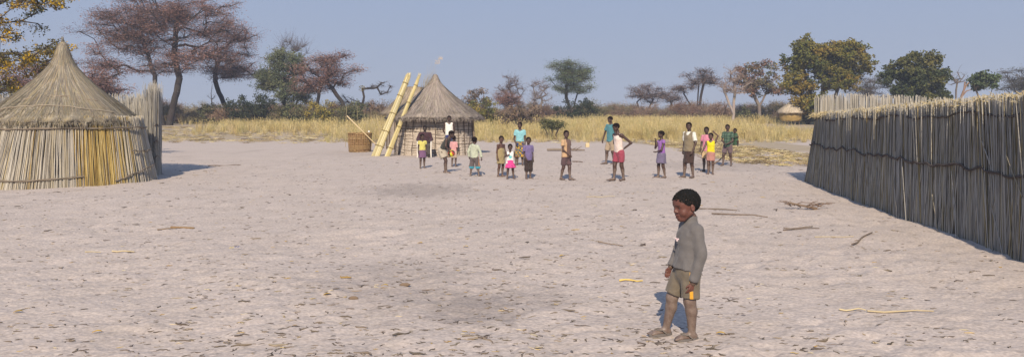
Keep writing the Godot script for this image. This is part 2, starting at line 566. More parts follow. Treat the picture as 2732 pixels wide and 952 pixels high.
func build_right_fence() -> void:
	var pts := [Vector2(7.63, 20.8), Vector2(7.11, 16.9), Vector2(6.76, 14.5), Vector2(6.55, 13.2), Vector2(6.36, 11.6), Vector2(6.27, 10.5), Vector2(6.06, 9.5), Vector2(5.9, 8.2), Vector2(5.72, 7.0)]
	var line := smooth_line(pts, 60)
	var l := length(line)
	var o := thing("reed_fence", Vector3(7.0, 0, -15.0), "long weathered blue grey reed fence in shade along the right side", "fence", "reed fences")
	var pal := REEDS
	var tan_ := [Color(0.42, 0.34, 0.20), Color(0.48, 0.41, 0.28), Color(0.36, 0.27, 0.12), Color(0.33, 0.29, 0.20)]
	var list := []
	for k in 6800:
		var s := l * rng.randf()
		var a := along(line, s)
		var off := rng.randf_range(-0.075, 0.075)
		var x: float = a[0] - a[3] * off * signf(-1.0)
		var d: float = a[1]
		var t := s / l
		var h := lerpf(1.70, 1.92, clampf(t * 1.25, 0, 1)) + 0.05 * nb.get_noise_1d(s * 12.0) + rng.randf_range(-0.05, 0.07)
		var lean := 0.15 + 0.22 * clampf(1.0 - s / 2.2, 0, 1) + 0.07 * nb.get_noise_1d(s * 40.0 + 100)
		var slip := -0.13 + 0.36 * nb.get_noise_1d(s * 9.0) + rng.randf_range(-0.16, 0.16)
		if s < 0.5: slip += 0.35 * (0.5 - s)
		var col: Color = pick(pal)
		var r := rng.randf()
		if r < 0.07 + 0.10 * clampf(nb.get_noise_1d(s * 18.0 + 55) * 3.0, 0, 1): col = pick(tan_)
		elif r < 0.22: col = pick([Color(0.30, 0.25, 0.15), Color(0.27, 0.235, 0.17), Color(0.24, 0.20, 0.12)])
		if s < 0.4 and rng.randf() < 0.5: col = pick(tan_)
		var base := Vector3(x, -0.04, -d)
		var top := Vector3(x + lean, h, -d + slip)
		var front := -off
		list.append([base - o.position, top - o.position, rng.randf_range(0.0042, 0.0078), col, front * 8.0 + t * 1.0 - (2.0 if s > 13.0 else 0.0)])
	# slipped and leaning canes on the outside
	for k in 30:
		var s := l * rng.randf_range(0.08, 0.86)
		var a := along(line, s)
		var h0 := 0.0 if rng.randf() < 0.6 else rng.randf_range(0.5, 1.0)
		var h1 := h0 + rng.randf_range(0.45, 1.1)
		var base := Vector3(a[0] - 0.085 - rng.randf() * 0.05 * (1.0 - h0) + 0.085 * h0, h0 - 0.02, -a[1])
		var top := Vector3(a[0] - 0.085 + 0.085 * h1, h1, -a[1] + rng.randf_range(-0.4, 0.1))
		list.append([base - o.position, top - o.position, rng.randf_range(0.005, 0.0085), pick([Color(0.42, 0.34, 0.20), Color(0.36, 0.31, 0.23), Color(0.33, 0.29, 0.20)] + pal), 5.0])
	put_reeds(o, list, 300)
	# broken pale tips bent over along the top
	var tips := MB.new()
	for k in 2600:
		var s := l * rng.randf()
		var a := along(line, s)
		var t := s / l
		var h := lerpf(1.70, 1.92, clampf(t * 1.25, 0, 1)) + 0.05 * nb.get_noise_1d(s * 12.0)
		var p := Vector3(a[0] + 0.15 + rng.randf_range(-0.09, 0.12), h + rng.randf_range(-0.04, 0.05), -a[1] + rng.randf_range(-0.1, 0.1)) - o.position
		var e := p + Vector3(rng.randf_range(-0.09, 0.09), rng.randf_range(-0.05, 0.06), rng.randf_range(-0.12, 0.12))
		tips.tube(PackedVector3Array([p, e]), PackedFloat32Array([0.006, 0.004]), 3, vary(Color(0.55, 0.44, 0.22), 0.25), vary(Color(0.6, 0.5, 0.3), 0.2))
	part("broken_tips", tips.mesh(), M.reed, o).set_meta("kind", "stuff")
	for e in [[1.60, 1.74, 0.05], [0.97, 0.98, 0.07]]:
		var seg := PackedVector3Array()
		var last := 0.0
		for k in 131:
			var s := l * k / 130.0
			var a := along(line, s)
			var h: float = lerpf(e[0], e[1], clampf(s / l * 1.25, 0, 1)) + e[2] * nb.get_noise_1d(s * 1.6 + e[0] * 50.0) + 0.025 * sin(s * 2.1)
			seg.append(Vector3(a[0] - 0.115 + (0.085 + 0.12 * clampf(1.0 - s / 2.2, 0, 1)) * h, h, -a[1] + 0.02) - o.position)
			if seg.size() > 4 and (s - last > 2.6 or k == 130):
				lashing(o, seg, 0.015, Color(0.075, 0.06, 0.052), 0.008)
				last = s
				seg = PackedVector3Array([seg[seg.size() - 4], seg[seg.size() - 3], seg[seg.size() - 2], seg[seg.size() - 1]])
	# the far side of the enclosure, its inner face to the sun
	var back := smooth_line([Vector2(7.95, 20.9), Vector2(8.6, 21.4), Vector2(9.8, 21.8), Vector2(11.4, 21.9), Vector2(13.4, 21.6), Vector2(15.4, 20.8)], 30)
	var lb := length(back)
	var q := thing("reed_fence", Vector3(11.0, 0, -21.5), "sunlit pale back wall of the enclosure showing above the shaded fence", "fence", "reed fences")
	var light := REEDS
	var bl := []
	for k in 900:
		var s := lb * rng.randf()
		var a := along(back, s)
		var off := rng.randf_range(-0.06, 0.06)
		var h := 2.23 + 0.05 * nb.get_noise_1d(s * 14.0) + rng.randf_range(-0.1, 0.06) + 0.06 * sin(s * 0.9) - 0.04 * maxf(0, s - 3.5)
		var base := Vector3(a[0] + a[3] * off, -0.03, -(a[1] - a[2] * off))
		bl.append([base - q.position, base + Vector3(rng.randf_range(-0.05, 0.05), h, rng.randf_range(-0.04, 0.04)) - q.position, rng.randf_range(0.008, 0.014), pick(light), -off * 8.0 - 0.02 * s])
	put_reeds(q, bl, 300)

func build_mud_hut() -> void:
	var c := Vector3(-3.46, 0, -36.1)
	var o := thing("mud_hut", c, "round mud and stick hut with shaggy thatch roof behind the seated man", "hut")
	var b := MB.new()
	var rings := []
	for e in [[1.80, -0.1], [1.80, 0.2], [1.78, 0.45], [1.76, 0.7], [1.74, 0.95], [1.72, 1.2], [1.70, 1.45], [1.68, 1.7], [1.6, 1.75]]:
		var ring := []
		for j in 140:
			var th := TAU * j / 140
			var r: float = e[0] + 0.03 * na.get_noise_2d(th * 14.0, e[1] * 7.0) + 0.025 * nc.get_noise_2d(th * 45.0, e[1] * 22.0)
			ring.append(Vector3(cos(th) * r, e[1], -sin(th) * r))
		rings.append(ring)
	b.loft(rings, Color(0.40, 0.345, 0.29))
	for k in b.c.size():
		b.c[k] = Color(0.52, 0.45, 0.375).lerp(Color(0.38, 0.32, 0.26), clampf(0.5 + nb.get_noise_2d(b.v[k].x * 5 + 3, b.v[k].y * 5 + b.v[k].z), 0, 1))
	var wall := part("mud_wall", b.mesh(), M.mud, o)
	for k in 30:
		var th := TAU * (k + rng.randf_range(-0.35, 0.35)) / 30.0
		var p := PackedVector3Array()
		var r := PackedFloat32Array()
		var ra := rng.randf_range(0.009, 0.022)
		for q in 6:
			var h := -0.05 + q * 0.35
			var t2 := th + rng.randf_range(-0.012, 0.012)
			var rr := 1.815 - 0.065 * h + rng.randf_range(-0.012, 0.012)
			p.append(Vector3(cos(t2) * rr, h, -sin(t2) * rr))
			r.append(ra * rng.randf_range(0.8, 1.1))
		var s := MB.new()
		s.tube(p, r, 6, vary(Color(0.10, 0.078, 0.06), 0.25), vary(Color(0.12, 0.09, 0.07), 0.25), true)
		part("post", s.mesh(), M.wood, wall)
	for row in 12:
		var a0 := rng.randf() * TAU
		var done := 0.0
		while done < TAU:
			var span := rng.randf_range(0.5, 1.3)
			var p := PackedVector3Array()
			var r := PackedFloat32Array()
			var h0 := 0.10 + row * 0.128 + rng.randf_range(-0.035, 0.035)
			var sl := rng.randf_range(-0.05, 0.05)
			var ra := rng.randf_range(0.007, 0.014)
			for q in 9:
				var t := q / 8.0
				var th := a0 + done + span * (t * 1.08)
				var h := h0 + sl * t + rng.randf_range(-0.008, 0.008)
				var rr := 1.815 - 0.065 * h + rng.randf_range(-0.018, 0.02)
				p.append(Vector3(cos(th) * rr, h, -sin(th) * rr))
				r.append(ra * rng.randf_range(0.7, 1.1))
			var s := MB.new()
			s.tube(p, r, 5, vary(Color(0.12, 0.09, 0.07), 0.3), vary(Color(0.15, 0.115, 0.085), 0.3), true)
			part("withy", s.mesh(), M.wood, wall)
			done += span
	# a post carrying the eave at the right
	var pp := MB.new()
	pp.tube(PackedVector3Array([Vector3(1.83, -0.05, 0.75), Vector3(1.78, 0.8, 0.72), Vector3(1.72, 1.62, 0.70)]), PackedFloat32Array([0.05, 0.045, 0.042]), 7, Color(0.2, 0.15, 0.1), Color(0.22, 0.17, 0.12), true)
	part("post", pp.mesh(), M.wood, wall)
	var prof := [[2.26, 1.60], [2.08, 1.74], [1.80, 1.92], [1.50, 2.12], [1.22, 2.32], [0.96, 2.52], [0.72, 2.72], [0.50, 2.92], [0.31, 3.10], [0.18, 3.24], [0.10, 3.36], [0.10, 3.5], [0.04, 3.56]]
	var pal := [Color(0.235, 0.20, 0.172), Color(0.275, 0.235, 0.20), Color(0.205, 0.172, 0.15), Color(0.32, 0.275, 0.235)]
	var roof := thatch(o, Vector3.ZERO, prof, 14000, pal, 0.04, 0.19, 0.009)
	lashing(roof, hoop(Vector3.ZERO, prof, 0.80, 3.1, 6.4, 0.0, 0.03), 0.012, Color(0.2, 0.16, 0.12), 0.012)
	# stalks left standing out of the roof
	var st := MB.new()
	for k in 46:
		var base := Vector3(rng.randf_range(-0.62, -0.25), 2.72 + rng.randf_range(-0.1, 0.3), 0.1 + rng.randf_range(-0.15, 0.2))
		var top := base + Vector3(rng.randf_range(-0.1, 0.45), rng.randf_range(0.3, 0.85), rng.randf_range(-0.15, 0.15))
		st.tube(PackedVector3Array([base, base.lerp(top, 0.6), top + Vector3(0.05, -0.02, 0)]), PackedFloat32Array([0.006, 0.005, 0.003]), 3, Color(0.42, 0.36, 0.24), Color(0.5, 0.45, 0.34))
	for e in [[0.18, 4.32], [0.05, 4.15], [-0.12, 4.2], [-0.35, 4.05]]:
		var top := Vector3(e[0], e[1], 0.1)
		st.tube(PackedVector3Array([Vector3(-0.35, 2.8, 0.15), Vector3(-0.2 + e[0] * 0.4, 3.6, 0.1), top]), PackedFloat32Array([0.007, 0.005, 0.004]), 3, Color(0.42, 0.36, 0.24), Color(0.5, 0.45, 0.36))
		if e[0] > 0.0:
			for q in 30:
				var p := top + Vector3(rng.randf_range(-0.06, 0.14), rng.randf_range(-0.08, 0.06), rng.randf_range(-0.04, 0.04))
				st.tri(p, p + Vector3(0.012, 0.01, 0), p + Vector3(0.05, -0.05, 0), Color(0.45, 0.36, 0.26), Color(0.5, 0.42, 0.32))
	part("roof_stalks", st.mesh(), M.straw, roof).set_meta("kind", "stuff")
	# the hut behind it
	var h := thing("thatched_hut", Vector3(-5.15, 0, -42.0), "smaller thatched hut half hidden behind the leaning reed bundles", "hut")
	var w := MB.new()
	var w0 := []
	var w1 := []
	for j in 40:
		var th := TAU * j / 40
		w0.append(Vector3(cos(th) * 1.4, -0.1, -sin(th) * 1.4))
		w1.append(Vector3(cos(th) * 1.36, 1.85, -sin(th) * 1.36))
	w.loft([w0, w1], Color(0.33, 0.28, 0.23))
	var hw := part("mud_wall", w.mesh(), M.mud, h)
	for k in 20:
		var th := TAU * k / 20.0
		var s := MB.new()
		s.tube(PackedVector3Array([Vector3(cos(th) * 1.43, -0.05, -sin(th) * 1.43), Vector3(cos(th) * 1.4, 1.8, -sin(th) * 1.4)]), PackedFloat32Array([0.03, 0.025]), 5, Color(0.12, 0.09, 0.07), Color(0.12, 0.09, 0.07), true)
		part("post", s.mesh(), M.wood, hw)
	thatch(h, Vector3.ZERO, [[1.78, 1.78], [1.62, 1.93], [1.38, 2.12], [1.1, 2.36], [0.86, 2.62], [0.66, 2.86], [0.54, 3.0], [0.5, 3.06], [0.5, 3.16], [0.44, 3.2], [0.1, 3.22]], 5000, [Color(0.27, 0.22, 0.165), Color(0.33, 0.27, 0.20), Color(0.23, 0.19, 0.145)], 0.03, 0.12, 0.009)

func build_bundles() -> void:
	var pale := [Color(0.60, 0.52, 0.30), Color(0.66, 0.58, 0.36), Color(0.52, 0.44, 0.22), Color(0.70, 0.64, 0.44), Color(0.57, 0.47, 0.22)]
	var spec := [
		["thick bundle of pale yellow reeds leaning on the thatch, nearer the basket", Vector3(-5.82, 0, -34.2), Vector3(-4.54, 3.48, -35.2), 0.155, 0.10, 150],
		["slim bundle of pale yellow reeds leaning on the thatch, nearer the seated man", Vector3(-5.28, 0, -33.85), Vector3(-4.05, 3.44, -35.1), 0.095, 0.06, 90],
	]
	for e in spec:
		var o := thing("reed_bundle", e[1], e[0], "reed bundle", "reed bundles leaning on the mud hut")
		var list := []
		var dir: Vector3 = (e[2] - e[1])
		var t := dir.normalized()
		var u := t.cross(Vector3(0, 0, 1)).normalized()
		var w := t.cross(u)
		for k in e[5]:
			var a := rng.randf() * TAU
			var q := sqrt(rng.randf())
			var o0: Vector3 = (u * cos(a) * 1.25 + w * sin(a) * 0.7) * q * e[3]
			var o1: Vector3 = (u * cos(a) + w * sin(a)) * q * e[4] + (u * rng.randf_range(-0.03, 0.03))
			var p0: Vector3 = o0 + Vector3(0, 0.0 - (o0.y), 0)
			list.append([p0, dir * rng.randf_range(0.86, 1.04) + o1, rng.randf_range(0.009, 0.015), pick(pale), rng.randf()])
		put_reeds(o, list, 300)
		for f in [0.12, 0.3, 0.52, 0.74, 0.9] if e[5] > 100 else [0.1, 0.36, 0.66, 0.88]:
			var p := PackedVector3Array()
			var r := PackedFloat32Array()
			for k in 15:
				var a := TAU * k / 14.0
				var rr := lerpf(e[3], e[4], f) + 0.022
				p.append(dir * f + (u * cos(a) * lerpf(1.22, 1.0, f) + w * sin(a) * lerpf(0.75, 1.0, f)) * rr)
				r.append(0.013)
			var b := MB.new()
			b.tube(p, r, 5, Color(0.26, 0.19, 0.07), Color(0.26, 0.19, 0.07))
			part("binding", b.mesh(), M.wood, o)

func build_basket() -> void:
	var c := Vector3(-7.27, 0, -38.3)
	var o := thing("woven_basket", c, "big open woven stick basket standing on the sand left of reed bundles", "basket")
	var cols := [Color(0.28, 0.175, 0.085), Color(0.36, 0.235, 0.115), Color(0.21, 0.125, 0.06), Color(0.42, 0.29, 0.15)]
	for k in 32:
		var th := TAU * k / 32.0
		var s := MB.new()
		s.tube(PackedVector3Array([Vector3(cos(th) * 0.50, 0.0, sin(th) * 0.50), Vector3(cos(th) * 0.54, 0.45, sin(th) * 0.54), Vector3(cos(th) * 0.545, 0.91 + rng.randf_range(-0.02, 0.05), sin(th) * 0.545)]), PackedFloat32Array([0.013, 0.012, 0.01]), 5, vary(cols[0], 0.2), vary(cols[1], 0.2), true)
		part("stake", s.mesh(), M.wood, o)
	for row in 40:
		var h := 0.02 + row * 0.0222
		var a0 := rng.randf() * TAU
		for piece in 2:
			var p := PackedVector3Array()
			var r := PackedFloat32Array()
			for q in 34:
				var th := a0 + PI * piece + (PI + 0.15) * q / 33.0
				var rr := lerpf(0.50, 0.545, h / 0.9) + 0.021 * sin(th * 16.0 + row * PI) + rng.randf_range(-0.004, 0.004)
				p.append(Vector3(cos(th) * rr, h + rng.randf_range(-0.008, 0.008), sin(th) * rr))
				r.append(rng.randf_range(0.010, 0.0145))
			var s := MB.new()
			s.tube(p, r, 5, vary(pick(cols), 0.3), vary(pick(cols), 0.3), true)
			part("withy", s.mesh(), M.wood, o)
	var fl := MB.new()
	fl.tube(PackedVector3Array([Vector3(0, 0.0, 0), Vector3(0, 0.05, 0)]), PackedFloat32Array([0.49, 0.49]), 24, cols[2], cols[2], true)
	part("basket_floor", fl.mesh(), M.wood, o)
	var st := thing("straw_pole", Vector3(-6.35, 0.33, -38.0), "pale straight pole slanting across the rim of the woven basket", "pole")
	var b := MB.new()
	var p := PackedVector3Array([Vector3(0.0, 0.0, 0.36), Vector3(-0.68, 0.62, 0.13), Vector3(-1.47, 1.36, -0.1)])
	b.tube(p, PackedFloat32Array([0.02, 0.024, 0.028]), 7, Color(0.52, 0.40, 0.22), Color(0.60, 0.48, 0.30), true)
	part("shaft", b.mesh(), M.reed, st)
	var cut := MB.new()
	cut.tube(PackedVector3Array([p[2], p[2] + (p[2] - p[1]).normalized() * 0.03]), PackedFloat32Array([0.027, 0.022]), 7, Color(0.66, 0.55, 0.38), Color(0.66, 0.55, 0.38), true)
	part("cut_end", cut.mesh(), M.reed, st)
	var cup := thing("upright_stick", Vector3(-6.86, 0, -38.45), "thin dark stick with a white cup on top inside the woven basket", "stick")
	var s2 := MB.new()
	s2.tube(PackedVector3Array([Vector3(0, 0.05, 0), Vector3(0.01, 0.5, 0), Vector3(0.0, 0.93, 0.0)]), PackedFloat32Array([0.012, 0.012, 0.01]), 6, Color(0.12, 0.09, 0.07), Color(0.12, 0.09, 0.07), true)
	part("shaft", s2.mesh(), M.wood, cup)
	var s3 := MB.new()
	s3.tube(PackedVector3Array([Vector3(0, 0.92, 0), Vector3(0, 0.935, 0), Vector3(0, 1.0, 0), Vector3(0, 1.005, 0)]), PackedFloat32Array([0.032, 0.042, 0.045, 0.03]), 10, Color(0.78, 0.78, 0.76), Color(0.78, 0.78, 0.76), true)
	part("cup", s3.mesh(), M.plastic, cup)

func build_granary() -> void:
	var o := thing("grain_store", flatp(27.8, 80.0), "small raised basket granary with drooping thatch cap far right behind grass", "granary")
	var b := MB.new()
	var rings := []
	for e in [[0.75, 0.35], [0.98, 0.5], [1.08, 0.9], [1.02, 1.35], [0.8, 1.6]]:
		var ring := []
		for j in 40:
			var th := TAU * j / 40
			var r: float = e[0] + 0.02 * nc.get_noise_2d(th * 30.0, e[1] * 30.0)
			ring.append(Vector3(cos(th) * r, e[1], -sin(th) * r))
		rings.append(ring)
	b.loft(rings, Color(0.46, 0.33, 0.13))
	for k in b.c.size(): b.c[k] = vary(Color(0.46, 0.33, 0.13), 0.22)
	part("store_body", b.mesh(), M.straw, o)
	for k in 14:
		var s := MB.new()
		var p := PackedVector3Array()
		var r := PackedFloat32Array()
		var h := 0.42 + k * 0.085
		for q in 25:
			var th := TAU * q / 24.0
			var rr := 1.1 - 0.16 * pow(absf(h - 0.9) / 0.55, 2.0) * 0.6
			p.append(Vector3(cos(th) * rr, h + rng.randf_range(-0.012, 0.012), -sin(th) * rr))
			r.append(0.016)
		s.tube(p, r, 4, vary(Color(0.48, 0.35, 0.14), 0.25), vary(Color(0.42, 0.3, 0.12), 0.25))
		part("woven_band", s.mesh(), M.straw, o)
	for k in 8:
		var th := TAU * k / 8.0 + 0.2
		var s := MB.new()
		s.tube(PackedVector3Array([Vector3(cos(th) * 0.85, -0.05, -sin(th) * 0.85), Vector3(cos(th) * 0.8, 0.45, -sin(th) * 0.8)]), PackedFloat32Array([0.05, 0.045]), 6, Color(0.14, 0.11, 0.09), Color(0.14, 0.11, 0.09), true)
		part("leg", s.mesh(), M.wood, o)
	thatch(o, Vector3(0.1, 0, 0), [[1.42, 1.18], [1.28, 1.42], [1.0, 1.66], [0.72, 1.84], [0.46, 2.02], [0.26, 2.2], [0.12, 2.38], [0.05, 2.52]], 2600, [Color(0.44, 0.37, 0.28), Color(0.38, 0.32, 0.24), Color(0.5, 0.43, 0.33)], 0.09, 0.12, 0.012)

# ---------------------------------------------------------------- trees and bushes
func inside() -> Vector3:
	var p := Vector3(rng.randfn(), rng.randfn(), rng.randfn()).normalized()
	return p

func grow(sp: Dictionary) -> Array: # [limb mesh, crown mesh]
	var pos := PackedVector3Array()
	var par := PackedInt32Array()
	var dir := PackedVector3Array()
	var tips := []
	var low: float = sp.get("low", 1.0)
	for tr in sp.trunks:
		var prev := -1
		for k in tr.size() - 1:
			var a: Vector3 = tr[k]
			var b: Vector3 = tr[k + 1]
			var m := maxi(1, int(a.distance_to(b) / 0.55))
			for q in (m + 1 if k == tr.size() - 2 else m):
				var t := float(q) / m
				pos.append(a.lerp(b, t) + (Vector3(rng.randf_range(-1, 1), 0, rng.randf_range(-1, 1)) * 0.05 if prev >= 0 else Vector3.ZERO))
				par.append(prev)
				dir.append((b - a).normalized())
				prev = pos.size() - 1
	var pads := []
	for cr in sp.crown:
		for k in cr[2]:
			var q := inside()
			q *= pow(rng.randf(), sp.get("shell", 0.45))
			if q.y < -0.75: q.y *= 0.5
			var p: Vector3 = cr[0] + q * cr[1]
			if sp.has("step"): p.y = snappedf(p.y, sp.step) + rng.randf_range(-0.15, 0.15)
			pads.append(p)
	var root: Vector3 = sp.trunks[0][sp.trunks[0].size() - 1]
	pads.sort_custom(func(a, b): return a.distance_to(root) < b.distance_to(root))
	var ends := []
	for p in pads:
		var best := -1
		var cost := 1e9
		for j in pos.size():
			if pos[j].y < low: continue
			var dd: float = p.distance_to(pos[j])
			var c := dd + 0.9 * maxf(0.0, pos[j].y - p.y + 0.25 * dd)
			if c < cost:
				cost = c
				best = j
		if best < 0: best = pos.size() - 1
		var a: Vector3 = pos[best]
		var dist := a.distance_to(p)
		var ctl := a + (dir[best] * 0.6 + Vector3(0, 0.35, 0)) * dist * 0.45
		var m := clampi(int(dist / 0.6), 1, 8)
		var prev := best
		for q in m:
			var t := float(q + 1) / m
			var x := a.lerp(ctl, t).lerp(ctl.lerp(p, t), t)
			if q < m - 1: x += inside() * 0.06 * sp.get("crook", 1.0)
			dir.append((x - pos[prev]).normalized())
			pos.append(x)
			par.append(prev)
			prev = pos.size() - 1
		ends.append(prev)
	# thickness: a limb carries what branches from it
	var n := pos.size()
	var w := PackedFloat32Array()
	w.resize(n)
	for j in range(n - 1, -1, -1):
		if w[j] == 0.0: w[j] = 1.0
		if par[j] >= 0: w[par[j]] += w[j]
	var top := 0.0
	for j in n: top = maxf(top, w[j])
	var rmax: float = sp.r
	var limbs := MB.new()
	var bark: Color = sp.bark
	for j in n:
		if par[j] < 0: continue
		var pj := par[j]
		var ra: float = maxf(rmax * pow(w[pj] / top, 0.5), sp.get("thin", 0.014))
		var rb: float = maxf(rmax * pow(w[j] / top, 0.5), sp.get("thin", 0.014) * 0.8)
		if par[pj] >= 0 and ra > rb * 1.6: ra = rb * 1.25
		if par[pj] < 0: ra *= 1.2
		var e := (pos[j] - pos[pj]) * 0.06
		limbs.tube(PackedVector3Array([pos[pj] - e, pos[j] + e]), PackedFloat32Array([ra, rb]), 7 if rb > 0.1 else (5 if rb > 0.03 else 3), vary(bark, 0.22), vary(bark, 0.22))
	var leaf := MB.new()
	var cols: Array = sp.cols
	var lsz: Vector2 = sp.leaf
	for k in ends.size():
		var c := pos[ends[k]]
		var pr: float = sp.pad * rng.randf_range(0.65, 1.25)
		var fl: float = sp.get("flat", 0.35)
		var tone: Color = cols[rng.randi() % cols.size()]
		if sp.has("sunny"): # which side of the crown has turned
			tone = cols[clampi(int((0.5 + 0.5 * na.get_noise_3d(c.x * 2.2, c.y * 2.2, c.z * 2.2) + rng.randf_range(-0.25, 0.25)) * cols.size()), 0, cols.size() - 1)]
		for q in sp.twigs:
			var o := inside()
			var ud := Vector3(o.x, o.y * fl + sp.get("up", 0.05), o.z) * pr
			var tip := c + ud * rng.randf_range(0.6, 1.1)
			if sp.get("droop", 0.0) > 0.0: tip.y -= sp.droop * pr * rng.randf()
			if rng.randf() < sp.get("twig_show", 1.0):
				var mid := c.lerp(tip, 0.5) + inside() * 0.08 * pr
				limbs.tube(PackedVector3Array([c, mid, tip]), PackedFloat32Array([sp.get("tw", 0.010) * 1.4, sp.get("tw", 0.010), sp.get("tw", 0.010) * 0.5]), 3, vary(sp.twig, 0.25), vary(sp.twig, 0.25))
			for z in sp.leaves:
				var p: Vector3 = c.lerp(tip, lerpf(0.2, 1.12, pow(rng.randf(), 0.6))) + inside() * sp.get("spread", 0.16) * Vector3(1, 0.7, 1)
				var ax := inside()
				if sp.get("level", 0.0) > 0.0: ax.y *= 1.0 - sp.level
				ax = ax.normalized()
				var bx := ax.cross(inside()).normalized()
				var s := rng.randf_range(0.6, 1.3)
				var l := ax * lsz.x * 0.5 * s
				var ww := bx * lsz.y * 0.5 * s
				leaf.quad(p - l, p + ww, p + l, p - ww, vary(tone, sp.get("mix", 0.3)))
	return [limbs.mesh(), leaf.mesh() if leaf.v.size() else null]

func plant(called: String, at: Vector3, label: String, category: String, group: String, sp: Dictionary, turn := 0.0) -> Node3D:
	var o := thing(called, at, label, category, group, turn)
	var g := grow(sp)
	part("trunk" if category == "tree" else "stems", g[0], M.bark, o)
	if g[1]: part("crown" if category == "tree" else "leaves", g[1], M.leaf, o)
	return o

func stems(h: float, r: float, n: int) -> Array:
	var out := []
	for k in n:
		var a := TAU * (k + rng.randf() * 0.6) / n
		var e := Vector3(cos(a), 0, sin(a))
		out.append([e * 0.08 * r, e * r * 0.3 + Vector3(0, h * 0.35, 0), e * r * 0.5 + Vector3(0, h * 0.6, 0)])
	return out

const RED := [Color(0.210, 0.115, 0.095), Color(0.259, 0.143, 0.115), Color(0.168, 0.101, 0.090), Color(0.280, 0.165, 0.129)]
const GREY := [Color(0.12, 0.095, 0.085), Color(0.15, 0.12, 0.105), Color(0.10, 0.08, 0.075)]

func build_trees() -> void:
	var acacia := {"r": 0.31, "bark": Color(0.042, 0.034, 0.031), "twig": Color(0.07, 0.052, 0.046), "cols": RED, "leaf": Vector2(0.15, 0.055), "pad": 1.85, "flat": 0.36, "twigs": 20, "leaves": 13, "spread": 0.4, "low": 4.2, "shell": 0.5, "thin": 0.014, "tw": 0.010, "up": 0.1, "level": 0.5}
	# the big pair beside the pointed hut
	var a1 := acacia.duplicate()
	a1.trunks = [[Vector3(0.25, -0.1, 0), Vector3(0.55, 1.6, 0), Vector3(1.0, 3.2, 0.1), Vector3(1.25, 4.6, 0), Vector3(0.75, 6.6, 0.1), Vector3(0.8, 8.6, 0), Vector3(0.9, 10.5, 0)], [Vector3(-0.2, -0.1, 0.1), Vector3(-0.55, 1.4, 0.3), Vector3(-0.95, 3.0, 0.3), Vector3(-1.1, 4.8, 0.2), Vector3(-1.7, 6.8, 0.2), Vector3(-2.7, 8.6, 0.0)]]
	a1.crown = [[Vector3(0.2, 10.6, 0), Vector3(6.8, 3.4, 4.5), 130], [Vector3(-4.2, 8.6, 0), Vector3(4.2, 3.0, 3.2), 64], [Vector3(-4.5, 5.6, 0.3), Vector3(4.2, 0.7, 2.2), 15], [Vector3(3.2, 6.6, 0), Vector3(3.6, 1.6, 3.0), 26], [Vector3(0.0, 5.6, 0), Vector3(2.6, 0.7, 2), 8]]
	plant("acacia_tree", flatp(-33.6, 78), "largest rusty brown acacia with two dark trunks behind pointed hut", "tree", "trees beyond the clearing", a1)
	var a2 := acacia.duplicate()
	a2.r = 0.26
	a2.low = 3.2
	a2.trunks = [[Vector3(0.3, -0.1, 0), Vector3(0.0, 1.8, 0), Vector3(-0.7, 3.4, 0), Vector3(-1.1, 4.6, 0), Vector3(-0.9, 6.5, 0)]]
	a2.crown = [[Vector3(0.2, 8.2, 0), Vector3(3.5, 3.2, 3.0), 60], [Vector3(0.6, 5.6, 0), Vector3(3.4, 1.2, 2.6), 26]]
	plant("acacia_tree", flatp(-31.5, 88), "rusty brown acacia with leaning single trunk right of the largest one", "tree", "trees beyond the clearing", a2)
	# grey green crown with bare twigs on top
	var t3 := {"r": 0.2, "bark": Color(0.06, 0.05, 0.042), "twig": Color(0.13, 0.105, 0.09), "cols": [Color(0.105, 0.124, 0.061), Color(0.135, 0.155, 0.081), Color(0.088, 0.108, 0.057), Color(0.162, 0.162, 0.088)], "leaf": Vector2(0.19, 0.075), "pad": 0.95, "flat": 0.75, "twigs": 14, "leaves": 14, "spread": 0.2, "low": 1.0, "thin": 0.015, "up": 0.3, "shell": 0.4}
	t3.trunks = [[Vector3(0, -0.1, 0), Vector3(0.1, 1.5, 0), Vector3(-0.2, 3.2, 0), Vector3(0, 5.2, 0)], [Vector3(0.5, -0.1, 0.2), Vector3(1.2, 1.6, 0.2), Vector3(1.6, 3.0, 0.3)]]
	t3.crown = [[Vector3(-0.2, 5.6, 0), Vector3(2.4, 2.4, 2.2), 74], [Vector3(-1.6, 4.2, 0.4), Vector3(1.6, 1.6, 1.6), 22], [Vector3(1.5, 3.2, 0.8), Vector3(2.0, 1.3, 1.6), 30]]
	plant("thorn_tree", flatp(-23.9, 84), "rounded grey green thorn tree with bare twigs bristling on top", "tree", "trees beyond the clearing", t3)
	var tw := {"r": 0.05, "bark": Color(0.12, 0.1, 0.09), "twig": Color(0.15, 0.12, 0.11), "cols": GREY, "leaf": Vector2(0.1, 0.03), "pad": 1.0, "flat": 0.9, "twigs": 16, "leaves": 1, "spread": 0.1, "low": 2.0, "thin": 0.012, "tw": 0.009, "up": 0.8}
	tw.trunks = [[Vector3(0, -0.1, 0), Vector3(0.2, 3.0, 0), Vector3(0, 6.6, 0)]]
	tw.crown = [[Vector3(0.1, 7.8, 0), Vector3(1.7, 1.2, 1.6), 26]]
	plant("bare_tree", flatp(-23.6, 86), "bare grey twigs rising behind the rounded grey green crown", "tree", "bare trees in the scrub", tw)
	var a4 := acacia.duplicate()
	a4.r = 0.2
	a4.low = 1.8
	a4.pad = 1.35
	a4.trunks = [[Vector3(0.4, -0.1, 0), Vector3(0.2, 1.4, 0), Vector3(-0.1, 2.3, 0), Vector3(-1.0, 3.6, 0), Vector3(-2.0, 4.6, 0)], [Vector3(-2.6, -0.1, 0), Vector3(-2.5, 2.2, 0), Vector3(-2.3, 4.0, 0)]]
	a4.crown = [[Vector3(-1.4, 5.4, 0), Vector3(3.2, 1.9, 2.2), 46], [Vector3(-3.2, 3.8, 0), Vector3(1.9, 1.1, 1.5), 18]]
